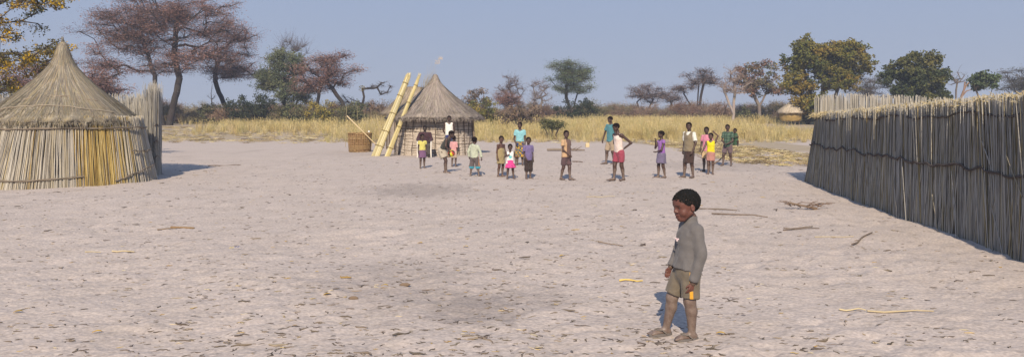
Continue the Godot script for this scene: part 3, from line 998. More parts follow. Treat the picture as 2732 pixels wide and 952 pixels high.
	plant("acacia_tree", flatp(-16.9, 80), "rusty brown acacia with crooked trunk left of the pruned stump", "tree", "trees beyond the clearing", a4)
	var t5 := {"r": 0.13, "bark": Color(0.05, 0.042, 0.038), "twig": Color(0.09, 0.07, 0.062), "cols": [Color(0.3, 0.24, 0.05), Color(0.2, 0.15, 0.06)], "leaf": Vector2(0.12, 0.06), "pad": 0.6, "flat": 0.6, "twigs": 12, "leaves": 0, "spread": 0.1, "low": 1.5, "thin": 0.016, "tw": 0.011}
	t5.trunks = [[Vector3(-0.4, -0.1, 0), Vector3(-0.1, 1.4, 0), Vector3(0.3, 2.8, 0), Vector3(0.1, 3.6, 0)]]
	t5.crown = [[Vector3(1.6, 3.9, 0), Vector3(1.6, 0.5, 0.6), 12], [Vector3(2.3, 3.2, 0), Vector3(0.7, 0.3, 0.4), 4], [Vector3(-1.4, 2.4, 0), Vector3(0.9, 0.8, 0.8), 10]]
	var st := plant("pruned_tree", flatp(-15.4, 82), "pruned dark tree stump with one arching bare branch above basket", "tree", "", t5)
	var knob := MB.new()
	for k in 60:
		var p := Vector3(0.05, 3.65, 0) + inside() * Vector3(0.3, 0.3, 0.3)
		knob.quad(p - Vector3(0.07, 0, 0), p + inside() * 0.06, p + Vector3(0.07, 0.03, 0), p - inside() * 0.06, vary(Color(0.34, 0.27, 0.06), 0.3))
	part("sprouting_leaves", knob.mesh(), M.leaf, st).set_meta("kind", "stuff")
	# the yellowing tree at the left edge
	var y := {"r": 0.15, "bark": Color(0.08, 0.065, 0.055), "twig": Color(0.09, 0.07, 0.055), "cols": [Color(0.05, 0.055, 0.022), Color(0.09, 0.08, 0.022), Color(0.30, 0.19, 0.02), Color(0.12, 0.10, 0.028), Color(0.46, 0.29, 0.02), Color(0.38, 0.25, 0.02)], "sunny": true, "leaf": Vector2(0.10, 0.05), "pad": 0.46, "flat": 0.6, "twigs": 10, "leaves": 9, "spread": 0.13, "low": 2.0, "thin": 0.010, "tw": 0.007, "shell": 0.45, "droop": 0.4}
	y.trunks = [[Vector3(0, -0.1, 0), Vector3(0.1, 2.0, 0), Vector3(0.3, 4.0, 0), Vector3(0.2, 6.5, 0)]]
	y.crown = [[Vector3(0.2, 6.2, 0), Vector3(1.9, 2.0, 2.0), 40], [Vector3(2.2, 6.2, 0.2), Vector3(1.35, 0.7, 0.8), 20], [Vector3(0.6, 3.6, 0), Vector3(0.75, 1.6, 1.2), 24], [Vector3(2.2, 4.0, 0.0), Vector3(0.85, 0.95, 0.7), 22], [Vector3(1.2, 2.6, 0), Vector3(0.9, 0.5, 0.8), 14]]
	plant("yellowing_tree", flatp(-19.6, 30), "tree with yellow and green autumn leaves at upper left edge", "tree", "", y)
	var a0 := acacia.duplicate()
	a0.r = 0.2
	a0.low = 1.5
	a0.pad = 1.05
	a0.trunks = [[Vector3(0, -0.1, 0), Vector3(0.2, 1.5, 0), Vector3(0.3, 3.2, 0)]]
	a0.crown = [[Vector3(0.3, 4.2, 0), Vector3(3.4, 1.5, 2.2), 40]]
	plant("acacia_tree", flatp(-36.2, 62), "low purplish brown tree behind the hut, below the yellow leaves", "tree", "trees beyond the clearing", a0)
	var ab := a0.duplicate()
	ab.crown = [[Vector3(0.3, 3.9, 0), Vector3(1.7, 1.6, 1.6), 26]]
	plant("acacia_tree", flatp(-31.4, 61), "low purplish brown tree between hut roof and reed screen", "tree", "trees beyond the clearing", ab)

	# along the far side of the field
	var g8 := acacia.duplicate()
	g8.cols = [Color(0.105, 0.133, 0.063), Color(0.133, 0.168, 0.084), Color(0.168, 0.189, 0.098), Color(0.084, 0.112, 0.056)]
	g8.r = 0.2
	g8.low = 2.0
	g8.pad = 1.1
	g8.bark = Color(0.03, 0.026, 0.025)
	g8.trunks = [[Vector3(0.2, -0.1, 0), Vector3(-0.1, 1.4, 0), Vector3(-0.7, 3.0, 0), Vector3(-0.6, 4.4, 0), Vector3(0.1, 5.6, 0)], [Vector3(0.2, 0.8, 0), Vector3(0.3, 2.4, 0), Vector3(0.6, 3.4, 0)]]
	g8.crown = [[Vector3(-0.3, 5.9, 0), Vector3(2.7, 1.7, 2.0), 52], [Vector3(0.2, 3.9, 0), Vector3(2.7, 0.6, 1.8), 18]]
	plant("acacia_tree", flatp(7.1, 95), "green feathery acacia with dark trunk rising above the middle scrub", "tree", "trees beyond the clearing", g8)
	var bare := {"r": 0.14, "bark": Color(0.15, 0.125, 0.11), "twig": Color(0.19, 0.15, 0.135), "cols": [Color(0.22, 0.15, 0.12), Color(0.18, 0.12, 0.1)], "leaf": Vector2(0.14, 0.06), "pad": 0.9, "flat": 0.7, "twigs": 13, "leaves": 2, "spread": 0.15, "low": 0.8, "thin": 0.014, "tw": 0.011, "up": 0.45}
	var b6 := bare.duplicate()
	b6.trunks = [[Vector3(0, -0.1, 0), Vector3(0.1, 1.5, 0), Vector3(0.2, 3.0, 0)], [Vector3(0.2, -0.1, 0), Vector3(-0.6, 1.7, 0), Vector3(-0.8, 3.2, 0)]]
	b6.crown = [[Vector3(0, 4.4, 0), Vector3(1.9, 1.7, 1.6), 36]]
	b6.twig = Color(0.13, 0.1, 0.095)
	plant("bare_tree", flatp(-0.2, 105), "grey bare tree above rusty foliage, just above woman in cyan", "tree", "bare trees in the scrub", b6)
	var r6 := acacia.duplicate()
	r6.r = 0.12
	r6.low = 0.8
	r6.pad = 0.95
	r6.cols = [Color(0.238, 0.119, 0.084), Color(0.280, 0.147, 0.105), Color(0.196, 0.112, 0.084)]
	r6.trunks = [[Vector3(0.3, -0.1, 0), Vector3(0.2, 1.2, 0), Vector3(-0.2, 2.0, 0)]]
	r6.crown = [[Vector3(-0.1, 3.1, 0), Vector3(1.7, 1.0, 1.4), 22]]
	plant("acacia_tree", flatp(-0.4, 101), "low rusty pink tree in front of a grey bare one", "tree", "trees beyond the clearing", r6)
	var b7 := bare.duplicate()
	b7.bark = Color(0.24, 0.2, 0.18)
	b7.trunks = [[Vector3(0, -0.1, 0), Vector3(0, 1.4, 0), Vector3(0.3, 2.8, 0)], [Vector3(0, 0.4, 0), Vector3(-0.6, 1.9, 0)]]
	b7.crown = [[Vector3(0.1, 3.9, 0), Vector3(1.7, 1.7, 1.4), 30]]
	plant("bare_tree", flatp(3.6, 104), "pale pinkish bare tree left of the green feathery acacia", "tree", "bare trees in the scrub", b7)
	var tb := acacia.duplicate()
	tb.cols = [Color(0.182, 0.126, 0.105), Color(0.217, 0.154, 0.126), Color(0.154, 0.112, 0.098)]
	tb.r = 0.14
	tb.low = 1.2
	tb.pad = 1.15
	tb.leaves = 6
	tb.bark = Color(0.05, 0.04, 0.038)
	var t10 := tb.duplicate()
	t10.trunks = [[Vector3(0.1, -0.1, 0), Vector3(0.5, 1.5, 0), Vector3(1.2, 3.0, 0)], [Vector3(0, -0.1, 0), Vector3(-0.5, 1.5, 0), Vector3(-1.0, 2.7, 0)]]
	t10.crown = [[Vector3(0.2, 3.7, 0), Vector3(2.9, 1.4, 2.0), 44]]
	plant("acacia_tree", flatp(17.8, 108), "flat topped brown acacia left of a lower twin in far scrub", "tree", "trees beyond the clearing", t10)
	var t11 := tb.duplicate()
	t11.trunks = [[Vector3(0, -0.1, 0), Vector3(0.3, 1.4, 0), Vector3(0.5, 2.6, 0)]]
	t11.crown = [[Vector3(0.2, 3.3, 0), Vector3(2.4, 1.1, 1.8), 30]]
	plant("acacia_tree", flatp(22.6, 116), "lower flat brown acacia just right of its larger twin", "tree", "trees beyond the clearing", t11)
	var t12 := tb.duplicate()
	t12.r = 0.16
	t12.trunks = [[Vector3(0, -0.1, 0), Vector3(0.1, 1.3, 0), Vector3(0.4, 3.2, 0), Vector3(0.7, 5.0, 0)], [Vector3(-0.1, 0.8, 0), Vector3(-0.9, 2.2, 0), Vector3(-1.8, 3.6, 0)], [Vector3(0.0, 1.0, 0), Vector3(0.0, 3.0, 0), Vector3(0.1, 4.8, 0)]]
	t12.crown = [[Vector3(0.6, 5.4, 0), Vector3(2.2, 1.2, 1.6), 36], [Vector3(-1.7, 4.2, 0), Vector3(1.6, 0.6, 1.2), 14]]
	plant("acacia_tree", flatp(23.2, 100), "brown umbrella acacia with three thin stems above khaki vest boy", "tree", "trees beyond the clearing", t12)
	var b13 := bare.duplicate()
	b13.bark = Color(0.30, 0.25, 0.225)
	b13.twig = Color(0.28, 0.22, 0.19)
	b13.cols = [Color(0.3, 0.2, 0.15), Color(0.25, 0.18, 0.15)]
	b13.trunks = [[Vector3(0, -0.1, 0), Vector3(0.1, 1.6, 0), Vector3(0.15, 3.0, 0), Vector3(0.1, 4.4, 0)], [Vector3(0.1, 1.0, 0), Vector3(-0.6, 2.6, 0), Vector3(-0.9, 3.6, 0)]]
	b13.crown = [[Vector3(0.2, 4.2, 0), Vector3(1.7, 1.5, 1.4), 36]]
	plant("bare_tree", flatp(22.6, 82), "slender pale leafless tree standing alone in the yellow grass", "tree", "bare trees in the scrub", b13)
	var broad := {"r": 0.2, "bark": Color(0.10, 0.085, 0.075), "twig": Color(0.08, 0.06, 0.05), "leaf": Vector2(0.24, 0.15), "pad": 0.8, "flat": 0.7, "twigs": 10, "leaves": 10, "spread": 0.22, "low": 1.6, "thin": 0.02, "twig_show": 0.4, "sunny": true, "shell": 0.38}
	var t14 := broad.duplicate()
	t14.cols = [Color(0.09, 0.095, 0.045), Color(0.15, 0.115, 0.06), Color(0.18, 0.095, 0.06), Color(0.12, 0.11, 0.055), Color(0.20, 0.115, 0.075)]
	t14.leaves = 7
	t14.pad = 0.7
	t14.bark = Color(0.17, 0.14, 0.12)
	t14.trunks = [[Vector3(0, -0.1, 0), Vector3(-0.1, 2.0, 0), Vector3(-0.8, 3.3, 0), Vector3(-1.2, 4.6, 0)], [Vector3(-0.1, 2.0, 0), Vector3(0.8, 3.6, 0), Vector3(1.2, 4.6, 0)]]
	t14.crown = [[Vector3(-0.3, 5.4, 0), Vector3(2.5, 1.8, 2.0), 48], [Vector3(-1.0, 3.7, 0), Vector3(1.6, 0.7, 1.4), 10], [Vector3(1.6, 4.0, 0), Vector3(1.2, 0.8, 1.2), 12]]
	plant("leafy_tree", flatp(28.5, 92), "open red and green leafed tree with pale trunk left of granary", "tree", "leafy trees at right", t14)
	var t15 := broad.duplicate()
	t15.cols = [Color(0.07, 0.085, 0.025), Color(0.115, 0.118, 0.028), Color(0.165, 0.14, 0.03), Color(0.21, 0.15, 0.03), Color(0.14, 0.13, 0.03)]
	t15.leaves = 20
	t15.pad = 0.95
	t15.r = 0.24
	t15.low = 2.4
	t15.trunks = [[Vector3(0.3, -0.1, 0), Vector3(0.1, 2.2, 0), Vector3(0.2, 4.2, 0), Vector3(0.3, 6.0, 0)], [Vector3(-0.4, -0.1, 0), Vector3(-0.8, 2.4, 0), Vector3(-1.5, 4.2, 0), Vector3(-1.8, 5.6, 0)], [Vector3(0.8, -0.1, 0), Vector3(1.2, 2.2, 0), Vector3(2.0, 4.6, 0)]]
	t15.crown = [[Vector3(-1.4, 6.5, 0), Vector3(2.6, 2.0, 2.2), 64], [Vector3(2.1, 6.4, 0), Vector3(2.7, 2.2, 2.2), 70], [Vector3(-2.4, 3.9, 0.4), Vector3(1.4, 0.9, 1.2), 18], [Vector3(1.4, 4.2, 0.5), Vector3(2.0, 0.7, 1.4), 16], [Vector3(-1.3, 2.0, 0.6), Vector3(1.7, 0.9, 1.2), 24]]
	plant("leafy_tree", flatp(30.9, 80), "large round tree with orange green leaves behind the granary", "tree", "leafy trees at right", t15)
	var t16 := broad.duplicate()
	t16.cols = [Color(0.045, 0.06, 0.024), Color(0.07, 0.08, 0.028), Color(0.10, 0.10, 0.032), Color(0.05, 0.062, 0.026), Color(0.125, 0.11, 0.035)]
	t16.leaves = 18
	t16.trunks = [[Vector3(0, -0.1, 0), Vector3(0, 1.6, 0), Vector3(0.1, 3.6, 0), Vector3(0.2, 5.0, 0)]]
	t16.crown = [[Vector3(-0.2, 4.8, 0), Vector3(2.8, 2.1, 2.4), 88], [Vector3(0.2, 3.0, 0.4), Vector3(2.6, 1.0, 2.0), 40]]
	plant("leafy_tree", flatp(37.9, 75), "dense dark green round tree behind the right reed fence", "tree", "leafy trees at right", t16)
	var t17 := tb.duplicate()
	t17.cols = [Color(0.126, 0.105, 0.084), Color(0.168, 0.133, 0.112), Color(0.112, 0.105, 0.070)]
	t17.trunks = [[Vector3(0, -0.1, 0), Vector3(0.3, 2.0, 0), Vector3(0.4, 4.0, 0)]]
	t17.crown = [[Vector3(0, 4.4, 0), Vector3(3.6, 2.0, 2.4), 62]]
	plant("acacia_tree", flatp(48.0, 108), "hazy brown tree between the orange and dark green trees", "tree", "trees beyond the clearing", t17)
	var t18 := broad.duplicate()
	t18.cols = [Color(0.063, 0.084, 0.042), Color(0.084, 0.112, 0.056), Color(0.112, 0.126, 0.070)]
	t18.pad = 0.5
	t18.r = 0.08
	t18.bark = Color(0.22, 0.18, 0.15)
	t18.trunks = [[Vector3(0, -0.1, 0), Vector3(-0.1, 2.0, 0), Vector3(-0.6, 3.6, 0)], [Vector3(0, 1.0, 0), Vector3(0.8, 3.4, 0)]]
	t18.crown = [[Vector3(0.1, 4.2, 0), Vector3(1.2, 0.8, 1.0), 22]]
	plant("leafy_tree", flatp(41.1, 70), "small thin green tree with pale limbs at far right", "tree", "leafy trees at right", t18)
	var t19 := tb.duplicate()
	t19.cols = [Color(0.105, 0.105, 0.084), Color(0.133, 0.119, 0.098), Color(0.091, 0.098, 0.070)]
	t19.trunks = [[Vector3(0, -0.1, 0), Vector3(0.3, 2.0, 0), Vector3(0.4, 4.2, 0)]]
	t19.crown = [[Vector3(0.2, 4.4, 0), Vector3(3.8, 1.9, 2.4), 64]]
	plant("acacia_tree", flatp(57.4, 90), "dark grey acacia cut by the right edge of the frame", "tree", "trees beyond the clearing", t19)
	var dead := bare.duplicate()
	dead.leaves = 0
	dead.pad = 0.6
	dead.twigs = 6
	dead.r = 0.08
	dead.low = 2.0
	dead.trunks = [[Vector3(0, -0.1, 0), Vector3(0.0, 2.0, 0), Vector3(-0.1, 3.4, 0), Vector3(0.1, 4.4, 0)]]
	dead.crown = [[Vector3(0, 4.4, 0), Vector3(0.8, 0.8, 0.6), 10]]
	plant("bare_tree", flatp(41.6, 75), "thin grey leafless tree right of dense dark green tree", "tree", "bare trees in the scrub", dead)
	var stump := MB.new()
	stump.tube(PackedVector3Array([Vector3(0, -0.1, 0), Vector3(-0.1, 1.6, 0), Vector3(-0.2, 2.6, 0), Vector3(0.15, 3.5, 0), Vector3(0.2, 4.05, 0)]), PackedFloat32Array([0.12, 0.10, 0.085, 0.07, 0.05]), 8, Color(0.19, 0.125, 0.095), Color(0.24, 0.16, 0.12), true)
	var so := thing("bare_stump", flatp(33.7, 60), "reddish bare trunk poking above the right reed fence", "tree stump")
	part("trunk", stump.mesh(), M.bark, so)
	var arm := MB.new()
	arm.tube(PackedVector3Array([Vector3(0, 3.0, 0), Vector3(0.3, 3.35, 0), Vector3(0.62, 3.45, 0)]), PackedFloat32Array([0.07, 0.05, 0.035]), 6, Color(0.21, 0.14, 0.105), Color(0.24, 0.16, 0.12), true)
	part("limb", arm.mesh(), M.bark, so)
	var arm2 := MB.new()
	arm2.tube(PackedVector3Array([Vector3(0.12, 3.4, 0), Vector3(0.35, 3.85, 0), Vector3(0.5, 4.0, 0)]), PackedFloat32Array([0.055, 0.05, 0.045]), 6, Color(0.21, 0.14, 0.105), Color(0.25, 0.17, 0.125), true)
	part("limb", arm2.mesh(), M.bark, so)
	# a distant thin snag right of the big acacia
	var sn := bare.duplicate()
	sn.leaves = 0
	sn.pad = 0.4
	sn.twigs = 3
	sn.r = 0.07
	sn.trunks = [[Vector3(0, -0.1, 0), Vector3(0.05, 2.0, 0), Vector3(-0.05, 3.4, 0), Vector3(0.1, 4.4, 0)]]
	sn.crown = [[Vector3(0, 3.2, 0), Vector3(0.6, 0.9, 0.4), 5]]
	plant("bare_tree", flatp(-34.5, 92), "thin dead snag between the two big rusty acacias", "tree", "bare trees in the scrub", sn)

	# bushes one can tell apart
	var bush := {"r": 0.05, "bark": Color(0.07, 0.055, 0.045), "twig": Color(0.09, 0.07, 0.055), "leaf": Vector2(0.17, 0.1), "pad": 0.55, "flat": 0.8, "twigs": 9, "leaves": 9, "spread": 0.17, "low": 0.3, "thin": 0.012, "tw": 0.008, "twig_show": 0.4, "shell": 0.4}
	var dark := [Color(0.035, 0.045, 0.022), Color(0.048, 0.057, 0.027), Color(0.027, 0.037, 0.020)]
	var yellow := [Color(0.232, 0.189, 0.043), Color(0.160, 0.152, 0.043), Color(0.319, 0.246, 0.051), Color(0.102, 0.109, 0.043)]
	var olive := [Color(0.123, 0.123, 0.058), Color(0.094, 0.102, 0.046), Color(0.160, 0.145, 0.072)]
	var brown := [Color(0.174, 0.123, 0.087), Color(0.217, 0.152, 0.102), Color(0.138, 0.102, 0.075)]
	var list := [
		[-24.6, 76.0, 3.0, 2.5, 70, dark, "dense dark evergreen bush below the leaning acacia trunk"],
		[-20.6, 75.0, 2.1, 1.9, 34, olive, "olive bush directly right of the dense dark evergreen"],
		[-17.6, 74.0, 2.3, 1.4, 30, yellow, "yellow green bush left of the tall dry canes"],
		[-14.4, 74.0, 2.2, 1.5, 26, olive, "olive bush behind the tall canes left of reed bundles"],
		[-28.6, 80.0, 1.7, 1.4, 24, brown, "brown bush between big acacia trunks and dark evergreen"],
		[-30.8, 82.0, 2.0, 1.4, 26, olive, "olive bush beside the foot of the biggest acacia"],
		[-2.6, 70.0, 2.6, 1.2, 30, yellow, "yellow green bush just right of the mud hut roof"],
		[-3.6, 76.0, 3.4, 1.6, 34, brown, "brown bush rising behind the mud hut roof at right"],
		[0.6, 68.0, 2.2, 2.2, 36, brown, "tangled brown bush behind the woman in cyan"],
		[6.4, 84.0, 2.5, 2.4, 44, dark, "dark shrub at the foot of green feathery acacia"],
		[24.9, 86.0, 1.5, 1.3, 18, olive, "low olive bush left of the far granary"],
		[29.9, 81.0, 1.8, 1.2, 22, olive, "low olive bush right of the far granary"],
	]
	for e in list:
		var b := bush.duplicate()
		b.cols = e[5]
		b.trunks = stems(e[2], e[3], 5)
		b.crown = [[Vector3(0, e[2] * 0.55, 0), Vector3(e[3], e[2] * 0.5, e[3] * 0.8), e[4]]]
		plant("bush", flatp(e[0], e[1]), e[6], "bush", "bushes beyond the clearing", b)
	var sh := bush.duplicate()
	sh.cols = [Color(0.085, 0.10, 0.035), Color(0.11, 0.12, 0.05), Color(0.16, 0.15, 0.07), Color(0.07, 0.085, 0.03)]
	sh.leaf = Vector2(0.1, 0.06)
	sh.pad = 0.3
	sh.leaves = 6
	sh.twig_show = 1.0
	sh.trunks = [[Vector3(0.35, 0, 0), Vector3(0.3, 0.35, 0), Vector3(0.45, 0.8, 0)], [Vector3(-0.3, 0, 0), Vector3(-0.35, 0.4, 0), Vector3(-0.5, 0.9, 0)], [Vector3(-0.05, 0, 0), Vector3(0, 0.5, 0), Vector3(-0.1, 0.9, 0)]]
	sh.crown = [[Vector3(0.4, 0.95, 0), Vector3(0.5, 0.3, 0.4), 16], [Vector3(-0.4, 1.05, 0), Vector3(0.55, 0.35, 0.4), 18]]
	plant("shrub", flatp(2.75, 55.0), "small green leafy shrub growing at the edge of yellow grass", "shrub", "", sh)

	# scrub that reads as one mass
	var kinds := []
	for k in 4:
		var b := bush.duplicate()
		b.cols = [Color(1, 1, 1), Color(0.8, 0.8, 0.8)]
		b.bark = Color(0.7, 0.6, 0.55)
		b.twig = Color(0.85, 0.75, 0.7)
		b.twig_show = 1.0
		b.leaves = 4 + k
		b.twigs = 14
		b.leaf = Vector2(0.10, 0.045)
		b.spread = 0.22
		b.tw = 0.011
		b.up = 0.35
		b.pad = 0.6
		b.trunks = stems(1.7, 1.1, 5)
		b.crown = [[Vector3(0, 1.05, 0), Vector3(1.35, 0.85, 1.2), 24]]
		var g := grow(b)
		var m := ArrayMesh.new()
		for q in g: m.add_surface_from_arrays(Mesh.PRIMITIVE_TRIANGLES, q.surface_get_arrays(0))
		kinds.append(m)
	var tint := [Color(0.252, 0.178, 0.130), Color(0.300, 0.224, 0.156), Color(0.193, 0.160, 0.102), Color(0.184, 0.176, 0.092), Color(0.327, 0.234, 0.166), Color(0.232, 0.155, 0.120), Color(0.270, 0.234, 0.139)]
	for k in 4:
		var where := []
		var cols := []
		for q in 130:
			var d := rng.randf_range(84, 125)
			var x := rng.randf_range(-0.66, 0.66) * d
			if x < -14.0 and rng.randf() < 0.35: d = rng.randf_range(77, 90)
			if x > -14 and d < 92: d += 10.0
			if x < -29.0 and d < 84.0: d += 9.0
			var s := rng.randf_range(0.65, 1.3)
			var t := Transform3D(Basis(Vector3.UP, rng.randf() * TAU).scaled(Vector3(s * 1.2, s * rng.randf_range(0.75, 1.1), s * 1.2)), flatp(x, d, -0.05))
			where.append(t)
			cols.append(vary(pick(tint), 0.2))
		tag(copies("scrub_thicket", kinds[k], M.leaf, self, where, cols), "mass of dry brown thorn scrub closing off the field", "scrub")

func build_grass() -> void:
	var kinds := []
	for k in 4:
		var b := MB.new()
		for q in 26:
			var a := rng.randf() * TAU
			var r := rng.randf_range(0.0, 0.2)
			var p0 := Vector3(cos(a) * r, -0.03, sin(a) * r)
			var h := rng.randf_range(0.45, 1.0)
			var o := Vector3(cos(a), 0, sin(a)) * rng.randf_range(0.05, 0.35) * h + Vector3(rng.randf_range(-0.1, 0.1), 0, rng.randf_range(-0.1, 0.1))
			var p1 := p0 + Vector3(0, h * 0.6, 0) + o * 0.4
			var p2 := p0 + Vector3(0, h, 0) + o
			var sd := Vector3(-sin(a + 0.7), 0, cos(a + 0.7)) * rng.randf_range(0.004, 0.009)
			var col := vary(Color(1, 1, 1), 0.2)
			b.quad(p0 - sd, p0 + sd, p1 + sd, p1 - sd, col)
			b.tri(p1 - sd, p1 + sd, p2, col, col)
			if rng.randf() < 0.35: # seed head
				b.quad(p2 - sd * 2.2, p2 + Vector3(0, 0.06, 0), p2 + sd * 2.2, p2 - Vector3(0, 0.07, 0), Color(1.15, 1.05, 0.95))
		kinds.append(b.mesh())
	var gold := [Color(0.47, 0.37, 0.16), Color(0.52, 0.42, 0.20), Color(0.42, 0.33, 0.14), Color(0.55, 0.46, 0.25), Color(0.38, 0.33, 0.14), Color(0.45, 0.38, 0.22)]
	for k in 4:
		var where := []
		var cols := []
		var n := 0
		while n < 5200:
			var d := 51.0 + 62.0 * pow(rng.randf(), 1.5)
			var x := rng.randf_range(-0.68, 0.68) * d
			var edge := 54.5 + 2.2 * na.get_noise_2d(x * 2.0, 7.0) + 1.4 * nb.get_noise_1d(x * 6.0)
			if x < -12.0: edge += 9.0 * smoothstep(-10.0, -16.0, x)
			if x < -26.0: edge += 19.0 * smoothstep(-25.0, -28.0, x)
			if x > 21.0 and x < 38.0 and d > 65.0 and d < 82.0 and (absf(x - 28.0) < 4.0 or nb.get_noise_2d(x, d) < 0.3): continue
			n += 1
			if d < edge:
				if d < edge - 4.0 or rng.randf() < 0.75: continue
			var thick := 0.5 + 0.5 * nb.get_noise_2d(x * 1.2 + 11, d * 1.2)
			if rng.randf() > 0.25 + thick: continue
			var s := rng.randf_range(0.65, 1.15) * (0.75 + 0.4 * thick) * (0.55 if d < edge + 0.8 else 1.0) * (0.68 if x > 20.0 and d < 66.0 else 1.0)
			where.append(Transform3D(Basis(Vector3.UP, rng.randf() * TAU).scaled(Vector3(s * 1.3, s, s * 1.3)), flatp(x, d)))
			cols.append(vary(gold[clampi(int((0.5 + 0.7 * na.get_noise_2d(x * 1.5, d * 1.5) + rng.randf_range(-0.2, 0.2)) * 6), 0, 5)], 0.18))
		tag(copies("dry_grass", kinds[k], M.grass, self, where, cols), "tall golden dry grass filling the field behind the clearing", "grass")
	# mown and trampled straw at the edge of the clearing
	var flat := MB.new()
	for q in 16:
		var p := Vector3(rng.randf_range(-0.3, 0.3), rng.randf_range(0.01, 0.05), rng.randf_range(-0.3, 0.3))
		var e := p + Vector3(rng.randf_range(-0.25, 0.25), rng.randf_range(-0.01, 0.07), rng.randf_range(-0.25, 0.25))
		var sd := Vector3(0.0, 0.006, 0.006)
		flat.quad(p - sd, p + sd, e + sd, e - sd, vary(Color.WHITE, 0.25))
	var fm := flat.mesh()
	var where := []
	var cols := []
	for k in 5200:
		var d := rng.randf_range(49.5, 74.0)
		var x := rng.randf_range(-0.66, 0.66) * d
		if rng.randf() < 0.15:
			d = rng.randf_range(27.0, 50.0)
			x = rng.randf_range(8.2, 13.0)
		elif x > -9.0 and d > 57.0: continue
		elif d < 52.0 and rng.randf() < 0.7: continue
		if nb.get_noise_2d(x * 0.9, d * 0.9) < -0.1 and rng.randf() < 0.7: continue
		where.append(Transform3D(Basis(Vector3.UP, rng.randf() * TAU).scaled(Vector3.ONE * rng.randf_range(0.6, 1.3)), gp(x, d)))
		cols.append(vary(pick([Color(0.46, 0.37, 0.19), Color(0.38, 0.30, 0.16), Color(0.5, 0.43, 0.26), Color(0.25, 0.19, 0.12)]), 0.2))
	tag(copies("trampled_straw", fm, M.grass, self, where, cols), "flattened straw scattered along the edge of the clearing", "straw")
	# tall canes by the basket
	for k in 26:
		var x := rng.randf_range(-8.6, -5.9)
		var d := rng.randf_range(44.0, 47.0)
		if k == 0: x = -9.15
		var b := MB.new()
		var h := rng.randf_range(1.3, 2.3)
		var ln := Vector3(rng.randf_range(-0.25, 0.25), 0, rng.randf_range(-0.2, 0.2))
		b.tube(PackedVector3Array([Vector3.ZERO - Vector3(0, 0.05, 0), Vector3(0, h * 0.5, 0) + ln * 0.3, Vector3(0, h, 0) + ln]), PackedFloat32Array([0.013, 0.011, 0.006]), 4, vary(Color(0.40, 0.31, 0.17), 0.2), vary(Color(0.46, 0.37, 0.22), 0.2))
		var o := part("dry_cane", b.mesh(), M.reed, self)
		o.position = flatp(x, d)
		tag(o, "thin dry cane standing in the patch behind the woven basket", "cane", "dry canes behind the basket")

# ---------------------------------------------------------------- what lies on the sand
func stick(called: String, label: String, cat: String, pts: PackedVector3Array, r: float, col: Color, group := "") -> Node3D:
	var b := MB.new()
	var rr := PackedFloat32Array()
	for k in pts.size(): rr.append(r * lerpf(1.0, 0.6, float(k) / pts.size()) * rng.randf_range(0.85, 1.1))
	b.tube(pts, rr, 6, vary(col, 0.1), vary(col, 0.15), true)
	var o := part(called, b.mesh(), M.wood, self)
	tag(o, label, cat, group)
	return o

func lay(x: float, d: float, ang: float, l: float, bend := 0.03) -> PackedVector3Array:
	var out := PackedVector3Array()
	for k in 5:
		var t := k / 4.0 - 0.5
		var px := x + cos(ang) * l * t
		var pd := d + sin(ang) * l * t
		out.append(gp(px, pd, 0.012 + rng.randf_range(0, 0.006)) + Vector3(0, 0, bend * sin(k * 2.0)))
	return out

func leaf_mesh(l: float, w: float, curl: float, col: Color) -> ArrayMesh:
	var b := MB.new()
	for s in [-1.0, 1.0]:
		for k in 5:
			var t0 := k / 5.0
			var t1 := (k + 1) / 5.0
			var a := Vector3((t0 - 0.5) * l, curl * sin(t0 * PI * 0.9), 0)
			var e := Vector3((t1 - 0.5) * l, curl * sin(t1 * PI * 0.9), 0)
			var wa := Vector3(0, curl * 0.4, s * w * sin(pow(t0, 0.8) * PI))
			var we := Vector3(0, curl * 0.4, s * w * sin(pow(t1, 0.8) * PI))
			if s > 0: b.quad(a, e, e + we, a + wa, col)
			else: b.quad(a, a + wa, e + we, e, col)
	return b.mesh()

